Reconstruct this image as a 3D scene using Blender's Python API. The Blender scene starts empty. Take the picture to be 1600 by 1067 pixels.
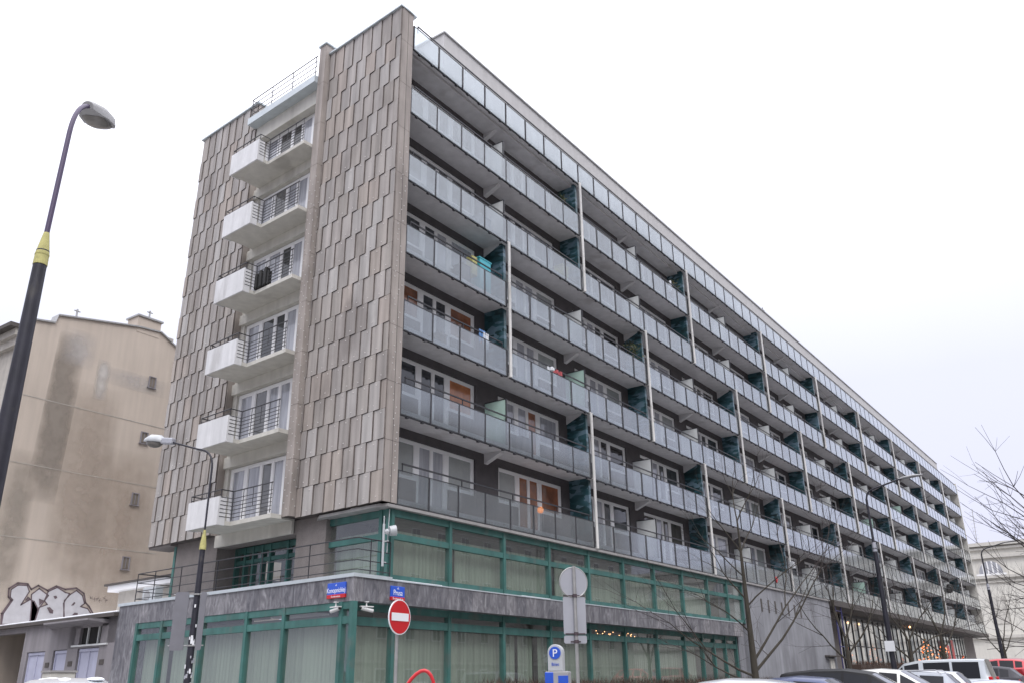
import bpy, bmesh, math, random
from mathutils import Vector, Matrix
random.seed(7)
D=bpy.data; SC=bpy.context.scene; COL=SC.collection
sin,cos,pi=math.sin,math.cos,math.pi

# ---------------------------------------------------------------- camera
F,PITCH,YAW,ROLL=1355.08,.3785,.9531,-.0149
fw=Vector((sin(YAW)*cos(PITCH),cos(YAW)*cos(PITCH),sin(PITCH)))
rt=Vector((cos(YAW),-sin(YAW),0)); up=rt.cross(fw)
r2=rt*cos(ROLL)+up*sin(ROLL); u2=up*cos(ROLL)-rt*sin(ROLL)
cd=D.cameras.new('camera'); co=D.objects.new('camera',cd); COL.objects.link(co)
cd.sensor_width=36; cd.lens=F/1600*36; cd.clip_end=3000; cd.clip_start=.1
m=Matrix((r2,u2,-fw)).transposed().to_4x4(); m.translation=Vector((-19.2446,-18.0238,1.2)); co.matrix_world=m
SC.camera=co
# ---------------------------------------------------------------- world, sun, exposure
SC.view_settings.view_transform='Standard'; SC.view_settings.look='None'
SC.view_settings.exposure=0.72; SC.view_settings.gamma=1
W=D.worlds.new('World'); SC.world=W; W.use_nodes=True
nt=W.node_tree; nt.nodes.clear(); N_=nt.nodes.new; L_=nt.links.new
SUN_EL,SUN_AZ=math.radians(48),math.radians(222)   # azimuth measured clockwise from +Y
tc=N_('ShaderNodeTexCoord'); sx=N_('ShaderNodeSeparateXYZ'); L_(tc.outputs['Generated'],sx.inputs[0])
cr=N_('ShaderNodeValToRGB'); L_(sx.outputs['Z'],cr.inputs[0])
e=cr.color_ramp.elements; e[0].position=0; e[0].color=(.505,.515,.655,1); e[1].position=1; e[1].color=(2.35,2.33,2.45,1)
for p,c in ((.12,(.52,.53,.66)),(.30,(.575,.59,.70)),(.48,(.80,.81,.90)),(.66,(1.45,1.46,1.58))):
    q=e.new(p); q.color=(*c,1)
sky=N_('ShaderNodeTexSky'); sky.sky_type='NISHITA'; sky.sun_disc=False
sky.sun_elevation=SUN_EL; sky.sun_rotation=SUN_AZ
hs=N_('ShaderNodeHueSaturation'); hs.inputs['Saturation'].default_value=.35; L_(sky.outputs[0],hs.inputs['Color'])
b1=N_('ShaderNodeBackground'); b1.inputs[1].default_value=.05; L_(hs.outputs[0],b1.inputs[0])
# cloud layer: soft uneven brightness
ns=N_('ShaderNodeTexNoise'); ns.inputs['Scale'].default_value=1.6; ns.inputs['Detail'].default_value=3
L_(tc.outputs['Generated'],ns.inputs['Vector'])
mr=N_('ShaderNodeMapRange'); mr.inputs['To Min'].default_value=.90; mr.inputs['To Max'].default_value=1.08; L_(ns.outputs['Fac'],mr.inputs['Value'])
b2=N_('ShaderNodeBackground'); L_(cr.outputs[0],b2.inputs[0]); L_(mr.outputs[0],b2.inputs[1])
ad=N_('ShaderNodeMixShader'); ad.inputs[0].default_value=.9; L_(b1.outputs[0],ad.inputs[1]); L_(b2.outputs[0],ad.inputs[2])
ow=N_('ShaderNodeOutputWorld'); L_(ad.outputs[0],ow.inputs[0])
sd=D.lights.new('sun','SUN'); sd.energy=.7; sd.angle=math.radians(25); sd.color=(1,.97,.93)
so=D.objects.new('sun',sd); COL.objects.link(so)
sv=Vector((sin(SUN_AZ)*cos(SUN_EL),cos(SUN_AZ)*cos(SUN_EL),sin(SUN_EL)))
so.rotation_euler=sv.to_track_quat('Z','Y').to_euler(); so.location=(0,0,80)
SC.cycles.max_bounces=8; SC.cycles.diffuse_bounces=4; SC.cycles.transparent_max_bounces=16

# ---------------------------------------------------------------- materials
def mat(name,col,rough=.7,metal=0,spec=.5,var=0,vscale=3,island=0,ramp=None,streak=0,bump=0,bscale=30,grain=0,stretch=(1,1,1),emit=None,estr=0,coat=0,objvar=None,dirt=None,blind_and_refl=None):
    """procedural material: base colour x noise (var), random per island (ramp), vertical streaks, fine grain, bump"""
    mt=D.materials.new(name); mt.use_nodes=True; t=mt.node_tree; n=t.nodes; l=t.links; b=n['Principled BSDF']
    b.inputs['Roughness'].default_value=rough; b.inputs['Metallic'].default_value=metal; b.inputs['Specular IOR Level'].default_value=spec
    b.inputs['Coat Weight'].default_value=coat
    cur=None
    def rgb(c):
        r=n.new('ShaderNodeRGB'); r.outputs[0].default_value=(*c,1); return r.outputs[0]
    if ramp or objvar:
        cl=ramp or objvar
        if ramp: s=n.new('ShaderNodeNewGeometry').outputs['Random Per Island']
        else: s=n.new('ShaderNodeObjectInfo').outputs['Random']
        r=n.new('ShaderNodeValToRGB'); r.color_ramp.interpolation='CONSTANT' if len(cl)>3 else 'LINEAR'
        el=r.color_ramp.elements
        while len(el)>1: el.remove(el[0])
        el[0].position=0; el[0].color=(*cl[0],1)
        for i,c in enumerate(cl[1:],1):
            q=el.new(i/len(cl)); q.color=(*c,1)
        l.new(s,r.inputs[0]); cur=r.outputs[0]
    else: cur=rgb(col)
    tc=n.new('ShaderNodeTexCoord')
    def mul(fac_out,lo,hi,cur):
        m_=n.new('ShaderNodeMapRange'); m_.inputs['From Min'].default_value=.3; m_.inputs['From Max'].default_value=.7
        m_.inputs['To Min'].default_value=lo; m_.inputs['To Max'].default_value=hi; l.new(fac_out,m_.inputs['Value'])
        x=n.new('ShaderNodeVectorMath'); x.operation='SCALE'; l.new(cur,x.inputs[0]); l.new(m_.outputs[0],x.inputs['Scale']); return x.outputs[0]
    def noise(sc,detail=4,st=(1,1,1)):
        mp=n.new('ShaderNodeMapping'); mp.inputs['Scale'].default_value=st; l.new(tc.outputs['Object'],mp.inputs['Vector'])
        x=n.new('ShaderNodeTexNoise'); x.inputs['Scale'].default_value=sc; x.inputs['Detail'].default_value=detail; l.new(mp.outputs[0],x.inputs['Vector']); return x.outputs['Fac']
    if var: cur=mul(noise(vscale,5,stretch),1-var,1+var*.6,cur)
    if streak: cur=mul(noise(3.5,4,(1,1,.09)),1-streak,1+streak*.4,cur)
    if grain: cur=mul(noise(60,2),1-grain,1+grain,cur)
    if dirt:   # (colour, scale, threshold, stretch)
        f=noise(dirt[1],6,dirt[3]); m_=n.new('ShaderNodeMapRange'); m_.inputs['From Min'].default_value=dirt[2]; m_.inputs['From Max'].default_value=dirt[2]+.12
        m_.inputs['To Max'].default_value=dirt[4] if len(dirt)>4 else .7
        l.new(f,m_.inputs['Value']); mx=n.new('ShaderNodeMixRGB'); l.new(m_.outputs[0],mx.inputs[0]); l.new(cur,mx.inputs[1]); mx.inputs[2].default_value=(*dirt[0],1); cur=mx.outputs[0]
    l.new(cur,b.inputs['Base Color'])
    if blind_and_refl:  # dark upper band imitates the slab underside reflected in the pane; unlinked
        sp=n.new('ShaderNodeSeparateXYZ'); l.new(tc.outputs['Object'],sp.inputs[0]); oi=n.new('ShaderNodeObjectInfo'); th=n.new('ShaderNodeMath'); th.operation='MULTIPLY_ADD'; th.inputs[1].default_value=blind_and_refl[1]; th.inputs[2].default_value=blind_and_refl[0]; l.new(oi.outputs['Random'],th.inputs[0]); gt=n.new('ShaderNodeMath'); gt.operation='GREATER_THAN'; l.new(sp.outputs[2],gt.inputs[0]); l.new(th.outputs[0],gt.inputs[1]); mx=n.new('ShaderNodeMixRGB'); l.new(gt.outputs[0],mx.inputs[0]); l.new(cur,mx.inputs[1]); mx.inputs[2].default_value=(*blind_and_refl[2],1); cur=mx.outputs[0]
    if bump:
        bp=n.new('ShaderNodeBump'); bp.inputs['Strength'].default_value=bump; bp.inputs['Distance'].default_value=.02
        l.new(noise(bscale,4,stretch),bp.inputs['Height']); l.new(bp.outputs[0],b.inputs['Normal'])
    if emit:
        b.inputs['Emission Color'].default_value=(*emit,1); b.inputs['Emission Strength'].default_value=estr
    return mt
def glassy(name,tint,transp=.6,rough=.02,diff=.0,gl=.5,frost=None,streak=0):
    """window glass: fresnel reflection over a tinted see-through part and a little surface dirt"""
    mt=D.materials.new(name); mt.use_nodes=True; t=mt.node_tree; n=t.nodes; l=t.links; n.clear()
    o=n.new('ShaderNodeOutputMaterial'); lw=n.new('ShaderNodeLayerWeight'); lw.inputs['Blend'].default_value=.5; pw=n.new('ShaderNodeMath'); pw.operation='POWER'; pw.inputs[1].default_value=5; l.new(lw.outputs['Facing'],pw.inputs[0]); fr=n.new('ShaderNodeMath'); fr.operation='MULTIPLY_ADD'; fr.inputs[1].default_value=.92; fr.inputs[2].default_value=.08; l.new(pw.outputs[0],fr.inputs[0])
    g=n.new('ShaderNodeBsdfGlossy'); g.inputs['Roughness'].default_value=rough; g.inputs['Color'].default_value=(.9,.93,.95,1)
    tr=n.new('ShaderNodeBsdfTransparent'); tr.inputs['Color'].default_value=(*tint,1)
    df=n.new('ShaderNodeBsdfDiffuse'); df.inputs['Color'].default_value=(*tint,1)
    base=tr.outputs[0]
    tl=None
    if frost:
        rf=n.new('ShaderNodeBsdfRefraction'); rf.inputs['Roughness'].default_value=.22; rf.inputs['IOR'].default_value=1.02; rf.inputs['Color'].default_value=(*tint,1)
        tl=n.new('ShaderNodeBsdfTranslucent'); tl.inputs['Color'].default_value=(*frost,1)
        df.inputs['Color'].default_value=(*frost,1)
        tc=n.new('ShaderNodeTexCoord'); mp=n.new('ShaderNodeMapping'); mp.inputs['Scale'].default_value=(1,1,.35); l.new(tc.outputs['Object'],mp.inputs[0])
        oi=n.new('ShaderNodeObjectInfo'); va=n.new('ShaderNodeVectorMath'); l.new(mp.outputs[0],va.inputs[0]); l.new(oi.outputs['Location'],va.inputs[1])
        nz=n.new('ShaderNodeTexNoise'); nz.inputs['Scale'].default_value=1.4; nz.inputs['Detail'].default_value=4; l.new(va.outputs[0],nz.inputs['Vector'])
        r0=n.new('ShaderNodeMapRange'); r0.inputs['From Min'].default_value=.3; r0.inputs['From Max'].default_value=.7; r0.inputs['To Min'].default_value=.62; r0.inputs['To Max'].default_value=1.15; l.new(nz.outputs[0],r0.inputs['Value'])
        gi=n.new('ShaderNodeNewGeometry'); sm=n.new('ShaderNodeMath'); sm.operation='ADD'; l.new(oi.outputs['Random'],sm.inputs[0]); l.new(gi.outputs['Random Per Island'],sm.inputs[1]); fc=n.new('ShaderNodeMath'); fc.operation='FRACT'; l.new(sm.outputs[0],fc.inputs[0])
        rr_=n.new('ShaderNodeMapRange'); rr_.inputs['To Min'].default_value=.72; rr_.inputs['To Max'].default_value=1.12; l.new(fc.outputs[0],rr_.inputs['Value'])
        mp2=n.new('ShaderNodeMapping'); mp2.inputs['Scale'].default_value=(7,7,.5); l.new(va.outputs[0],mp2.inputs[0]); nz2=n.new('ShaderNodeTexNoise'); nz2.inputs['Scale'].default_value=1.6; nz2.inputs['Detail'].default_value=5; l.new(mp2.outputs[0],nz2.inputs[0])
        r3=n.new('ShaderNodeMapRange'); r3.inputs['From Min'].default_value=.42; r3.inputs['From Max'].default_value=.6; r3.inputs['To Min'].default_value=.78; r3.inputs['To Max'].default_value=1.04; l.new(nz2.outputs[0],r3.inputs['Value'])
        q1=n.new('ShaderNodeMath'); q1.operation='MULTIPLY'; l.new(r0.outputs[0],q1.inputs[0]); l.new(rr_.outputs[0],q1.inputs[1]); r=n.new('ShaderNodeMath'); r.operation='MULTIPLY'; l.new(q1.outputs[0],r.inputs[0]); l.new(r3.outputs[0],r.inputs[1])
        vs=n.new('ShaderNodeVectorMath'); vs.operation='SCALE'; vs.inputs[0].default_value=frost; l.new(r.outputs[0],vs.inputs['Scale'])
        l.new(vs.outputs[0],df.inputs['Color']); l.new(vs.outputs[0],tl.inputs['Color'])
        m1=n.new('ShaderNodeMixShader'); m1.inputs[0].default_value=.45; l.new(df.outputs[0],m1.inputs[1]); l.new(tl.outputs[0],m1.inputs[2])
        m2=n.new('ShaderNodeMixShader'); m2.inputs[0].default_value=transp; l.new(m1.outputs[0],m2.inputs[1]); l.new(rf.outputs[0],m2.inputs[2]); base=m2.outputs[0]
    else:
        m1=n.new('ShaderNodeMixShader'); m1.inputs[0].default_value=diff; l.new(tr.outputs[0],m1.inputs[1]); l.new(df.outputs[0],m1.inputs[2]); base=m1.outputs[0]
    mm=n.new('ShaderNodeMath'); mm.operation='MULTIPLY_ADD'; mm.inputs[1].default_value=gl; mm.inputs[2].default_value=.02; mm.use_clamp=True; l.new(fr.outputs[0],mm.inputs[0])
    m3=n.new('ShaderNodeMixShader'); l.new(mm.outputs[0],m3.inputs[0]); l.new(base,m3.inputs[1]); l.new(g.outputs[0],m3.inputs[2]); l.new(m3.outputs[0],o.inputs[0])
    return mt
MT=dict(
 tile=mat('stone_tile',(0,0,0),.85,ramp=[(0.385,0.354,0.331),(0.356,0.326,0.307),(0.397,0.367,0.347),(0.380,0.333,0.301),(0.316,0.290,0.273),(0.399,0.377,0.362),(0.357,0.331,0.315),(0.395,0.349,0.314),(0.377,0.349,0.330),(0.330,0.302,0.279),(0.426,0.407,0.392),(0.364,0.332,0.305),(0.388,0.364,0.349),(0.347,0.322,0.306)],streak=.30,grain=.08,bump=.25,bscale=25,dirt=((.16,.14,.13),.55,.56,(1,1,.5),.5)),
 joint=mat('joint_dark',(.075,.062,.058),.95,var=.3), edge=mat('tile_edge',(.19,.165,.152),.95,var=.3),  # joint: tile undersides and backing, darkest; edge: tile sides, mid-dark
 bolt=mat('bolt_white',(.62,.6,.58),.6),
 pier=mat('stone_pier',(.34,.302,.278),.8,var=.12,vscale=1.2,streak=.3,grain=.05,bump=.2,dirt=((.15,.13,.12),.6,.55,(1,1,.35),.6)),
 coping=mat('metal_coping',(.50,.55,.58),.45,var=.1,metal=.2),
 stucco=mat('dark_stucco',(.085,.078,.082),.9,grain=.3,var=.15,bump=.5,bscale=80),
 cream=mat('cream_render',(.56,.545,.50),.85,var=.06,streak=.1,dirt=((.30,.28,.25),.7,.60,(1,1,.3),.5)),
 soffit=mat('grey_soffit',(.62,.61,.62),.85,var=.1,grain=.05,dirt=((.36,.34,.33),.9,.6,(1,1,1),.5)),
 plaster=mat('attic_plaster',(.50,.49,.485),.85,var=.04,streak=.06),
 white=mat('white_frame',(.78,.78,.79),.35),
 pipe=mat('pipe_white',(.66,.65,.63),.5,streak=.25,dirt=((.25,.23,.2),3,.62,(1,1,.3),.6)),
 partw=mat('partition_white',(.66,.68,.68),.5,var=.06,streak=.1),
 partg=mat('partition_green',(.45,.62,.55),.4,var=.06),
 iron=mat('dark_iron',(.028,.028,.034),.5),
 black=mat('black_matte',(.012,.012,.012),.6),
 green=mat('green_frame',(.05,.155,.14),.6,var=.22,vscale=1.5,streak=.22,grain=.06,dirt=((.10,.13,.12),2.2,.56,(1,1,.6),.6)),
 slab=mat('mezz_slab',(.33,.32,.315),.8,var=.15,streak=.15),
 fascia=mat('dark_fascia',(.075,.065,.06),.7,var=.2),
 wallbrown=mat('brown_render',(.195,.175,.168),.9,grain=.22,var=.1,bump=.4,bscale=60),
 greywall=mat('grey_wall',(.27,.275,.30),.85,var=.14,vscale=.8,streak=.22,grain=.05,bump=.2,dirt=((.13,.13,.145),.35,.54,(1,1,.6),.65)),
 tan=mat('tan_render',(.52,.45,.385),.9,var=.08,vscale=.35,streak=.10,grain=.06,bump=.2,dirt=((.42,.36,.305),.22,.52,(1,1,.45),.45)),
 tan2=mat('tan_facade',(.45,.42,.38),.9,var=.1,streak=.15),
 stain=mat('rain_stain',(.205,.175,.145),.95,var=.12),
 repair=mat('cement_patch',(.40,.37,.345),.9,var=.1),
 grey=mat('garage_render',(.25,.235,.25),.9,var=.08,vscale=.8,streak=.15,grain=.06),
 lilac=mat('painted_door',(.42,.43,.55),.6,var=.06,streak=.1),
 snow=mat('snow',(.86,.88,.92),.6,bump=.5,bscale=12),
 asphalt=mat('asphalt',(.10,.10,.105),.8,var=.25,vscale=.5,grain=.25,bump=.4,bscale=90),
 paving=mat('paving',(.30,.295,.29),.85,var=.2,vscale=.7,grain=.1,bump=.3,bscale=40),
 kerb=mat('kerb_stone',(.30,.30,.295),.85,grain=.12),
 paint=mat('road_paint',(.6,.6,.58),.7,var=.2,vscale=4),
 earth=mat('bare_earth',(.07,.055,.045),.95,var=.3),
 bark=mat('bark',(.055,.048,.038),.95,var=.25,vscale=8,stretch=(1,1,.3),bump=.6,bscale=25),
 twig=mat('twig',(.045,.037,.036),.95),
 hedge=mat('hedge_twigs',(.07,.047,.036),.95,ramp=[(.075,.05,.04),(.05,.035,.03),(.1,.065,.05)]),
 yellow=mat('yellow_band',(.46,.43,.17),.7,var=.2,vscale=12,dirt=((.2,.19,.12),9,.6,(1,1,1),.6)),
 polepaint=mat('pole_paint',(.022,.022,.034),.5,var=.35,vscale=6,dirt=((.07,.065,.06),8,.62,(1,1,.4),.6)),
 arm=mat('arm_paint',(.05,.03,.085),.5),
 lampgrey=mat('lamp_housing',(.33,.33,.34),.5,var=.1),
 lamplens=mat('lamp_lens',(.16,.15,.14),.3,var=.35,vscale=5,spec=.6),
 lampwhite=mat('lamp_white',(.46,.48,.50),.4),
 darkalu=mat('sign_back_dark',(.20,.20,.225),.5,metal=.2,var=.08),
 alu=mat('sign_back',(.42,.43,.48),.5,metal=.25,var=.05),
 galv=mat('galvanised',(.38,.38,.38),.45,metal=.5,var=.15,vscale=8),
 rust=mat('rusty_bracket',(.07,.05,.06),.8),
 red=mat('sign_red',(.52,.012,.018),.35), signw=mat('sign_white',(.78,.79,.82),.35), blue=mat('sign_blue',(.025,.095,.55),.35),
 hoop=mat('hoop_red',(.55,.02,.03),.35),
 camw=mat('camera_white',(.62,.62,.62),.4),
 ltext=mat('letter_white',(.85,.86,.9),.5),
 tyre=mat('tyre',(.015,.015,.015),.85), rim=mat('wheel_rim',(.42,.42,.44),.3,metal=.8),
 tail=mat('tail_red',(.45,.015,.02),.25,emit=(.6,.01,.01),estr=.15), head=mat('head_lens',(.7,.72,.75),.15,spec=.8),
 windscreen=mat('windscreen_glass',(.02,.024,.03),.05,spec=.9,coat=.5),
 carglass=mat('car_glass',(.012,.013,.018),.05,spec=.22),
 whitebld=mat('white_render',(.66,.64,.59),.85,var=.05,streak=.08),
 whitetrim=mat('white_cornice',(.55,.53,.49),.85,var=.05,streak=.1),
 balpanel=mat('white_fibre_panel',(.66,.66,.67),.6,var=.05,streak=.14,dirt=((.33,.32,.31),1.3,.60,(1,1,.3),.5)),
 pane=mat('window_pane',(0,0,0),.06,spec=.8,objvar=[(.025,.027,.032),(.075,.08,.085),(.03,.028,.03),(.13,.13,.13),(.045,.05,.058),(.02,.02,.024),(.09,.085,.078),(.035,.04,.05)],var=.35,vscale=1.1,stretch=(2,1,1),blind_and_refl=(1.55,.8,(.045,.042,.042))),
 panewarm=mat('window_pane_lit',(.26,.105,.055),.08,spec=.8,var=.6,vscale=1.6,emit=(.5,.16,.06),estr=.0,blind_and_refl=(1.1,1.2,(.07,.06,.055))),
 orangeblind=mat('orange_blind',(.45,.17,.07),.12,spec=.6,var=.25),
 panewhite=mat('window_pane_curtain',(.36,.37,.41),.08,spec=.8,var=.3,vscale=3,stretch=(3,3,.3),blind_and_refl=(1.5,.9,(.10,.10,.10))),
 blind_and_refl=mat('roller_blind',(.32,.34,.34),.15,spec=.7,var=.1),
 dark=mat('dark_interior',(.02,.02,.02),.9),
 room=mat('room_wall',(.16,.155,.14),.9,var=.2,vscale=.6),
 graf1=mat('spray_silver',(.50,.49,.51),.5,var=.1), graf2=mat('spray_purple',(.13,.095,.105),.7,var=.25),
 teal=mat('box_teal',(.07,.42,.50),.5), pink=mat('cloth_red',(.42,.08,.09),.8), clothw=mat('cloth_white',(.7,.72,.75),.8),clothb=mat('cloth_blue',(.12,.25,.5),.8),
 leaf=mat('dry_plant',(.10,.13,.06),.8,ramp=[(.09,.12,.05),(.13,.11,.06),(.07,.09,.05)]),
 wood=mat('wood_planks',(.30,.24,.18),.8,streak=.2),
 bluepaint=mat('ladder_paint',(.05,.05,.16),.5),
)
MT['glass']=glassy('shop_glass',(.90,.95,.92),diff=.05,gl=1.0,rough=.01)
MT['frosted']=glassy('frosted_glass',(.80,.85,.88),transp=.72,rough=.10,gl=1.7,frost=(.39,.40,.415))
MT['lobby']=glassy('lobby_glass',(.7,.75,.78),diff=.03,gl=1.1,rough=.01)
def curtain_mat(name,a,b_):
    mt=D.materials.new(name); mt.use_nodes=True; t=mt.node_tree; n=t.nodes; l=t.links; b=n['Principled BSDF']; b.inputs['Roughness'].default_value=.9
    tc=n.new('ShaderNodeTexCoord'); mp=n.new('ShaderNodeMapping'); mp.inputs['Scale'].default_value=(6,6,.05); l.new(tc.outputs['Object'],mp.inputs[0])
    z=n.new('ShaderNodeTexNoise'); z.inputs['Scale'].default_value=1.3; z.inputs['Detail'].default_value=5; l.new(mp.outputs[0],z.inputs[0])
    r=n.new('ShaderNodeValToRGB'); r.color_ramp.elements[0].position=.36; r.color_ramp.elements[0].color=(*a,1); r.color_ramp.elements[1].position=.56; r.color_ramp.elements[1].color=(*b_,1); l.new(z.outputs[0],r.inputs[0]); l.new(r.outputs[0],b.inputs['Base Color']); return mt
MT['curtain']=curtain_mat('vertical_blinds',(.19,.215,.18),(.25,.285,.235))
def teal_mat():
    mt=D.materials.new('teal_mosaic'); mt.use_nodes=True; t=mt.node_tree; n=t.nodes; l=t.links; b=n['Principled BSDF']; b.inputs['Roughness'].default_value=.35
    tc=n.new('ShaderNodeTexCoord'); mp=n.new('ShaderNodeMapping'); mp.inputs['Scale'].default_value=(3,3,8); l.new(tc.outputs['Object'],mp.inputs[0])
    v=n.new('ShaderNodeTexVoronoi'); v.inputs['Scale'].default_value=1.0; l.new(mp.outputs[0],v.inputs['Vector'])
    s=n.new('ShaderNodeSeparateColor'); l.new(v.outputs['Color'],s.inputs[0])
    z=n.new('ShaderNodeTexNoise'); z.inputs['Scale'].default_value=.9; z.inputs['Detail'].default_value=3; l.new(tc.outputs['Object'],z.inputs[0])
    a=n.new('ShaderNodeMath'); a.operation='MULTIPLY_ADD'; a.inputs[1].default_value=.55; l.new(s.outputs[0],a.inputs[0]); l.new(z.outputs[0],a.inputs[2])
    r=n.new('ShaderNodeValToRGB'); e=r.color_ramp.elements; e[0].position=.3; e[0].color=(.008,.014,.018,1); e[1].position=1; e[1].color=(.12,.19,.24,1)
    q=e.new(.6); q.color=(.014,.045,.05,1); q=e.new(.85); q.color=(.03,.09,.11,1)
    l.new(a.outputs[0],r.inputs[0]); l.new(r.outputs[0],b.inputs['Base Color']); return mt
MT['mosaic']=teal_mat()
def marble_mat():
    mt=D.materials.new('grey_marble'); mt.use_nodes=True; t=mt.node_tree; n=t.nodes; l=t.links; b=n['Principled BSDF']; b.inputs['Roughness'].default_value=.5
    tc=n.new('ShaderNodeTexCoord'); mp=n.new('ShaderNodeMapping'); mp.inputs['Scale'].default_value=(2.2,2.2,.8); mp.inputs['Rotation'].default_value=(0,.35,0); l.new(tc.outputs['Object'],mp.inputs[0])
    z=n.new('ShaderNodeTexNoise'); z.inputs['Scale'].default_value=1.9; z.inputs['Detail'].default_value=9; z.inputs['Roughness'].default_value=.68; z.inputs['Distortion'].default_value=1.1; l.new(mp.outputs[0],z.inputs[0])
    r=n.new('ShaderNodeValToRGB'); e=r.color_ramp.elements; e[0].position=.3; e[0].color=(.07,.07,.085,1); e[1].position=.72; e[1].color=(.36,.36,.38,1); q=e.new(.5); q.color=(.17,.168,.185,1)
    l.new(z.outputs[0],r.inputs[0])
    # slab-to-slab tone and joints
    br=n.new('ShaderNodeTexBrick'); br.inputs['Scale'].default_value=1; br.offset=0; br.inputs['Brick Width'].default_value=.62; br.inputs['Row Height'].default_value=50; br.inputs['Mortar Size'].default_value=.006
    br.inputs['Color1'].default_value=(.72,.72,.74,1); br.inputs['Color2'].default_value=(1.15,1.13,1.1,1); br.inputs['Mortar'].default_value=(.35,.35,.35,1)
    sp=n.new('ShaderNodeSeparateXYZ'); l.new(tc.outputs['Object'],sp.inputs[0]); ad=n.new('ShaderNodeMath'); l.new(sp.outputs[0],ad.inputs[0]); l.new(sp.outputs[1],ad.inputs[1])
    cb=n.new('ShaderNodeCombineXYZ'); l.new(ad.outputs[0],cb.inputs[0]); cb.inputs[1].default_value=7; l.new(cb.outputs[0],br.inputs['Vector'])
    mx=n.new('ShaderNodeMixRGB'); mx.blend_type='MULTIPLY'; mx.inputs[0].default_value=1; l.new(r.outputs[0],mx.inputs[1]); l.new(br.outputs[0],mx.inputs[2]); l.new(mx.outputs[0],b.inputs['Base Color']); return mt
MT['marble']=marble_mat()

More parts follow.
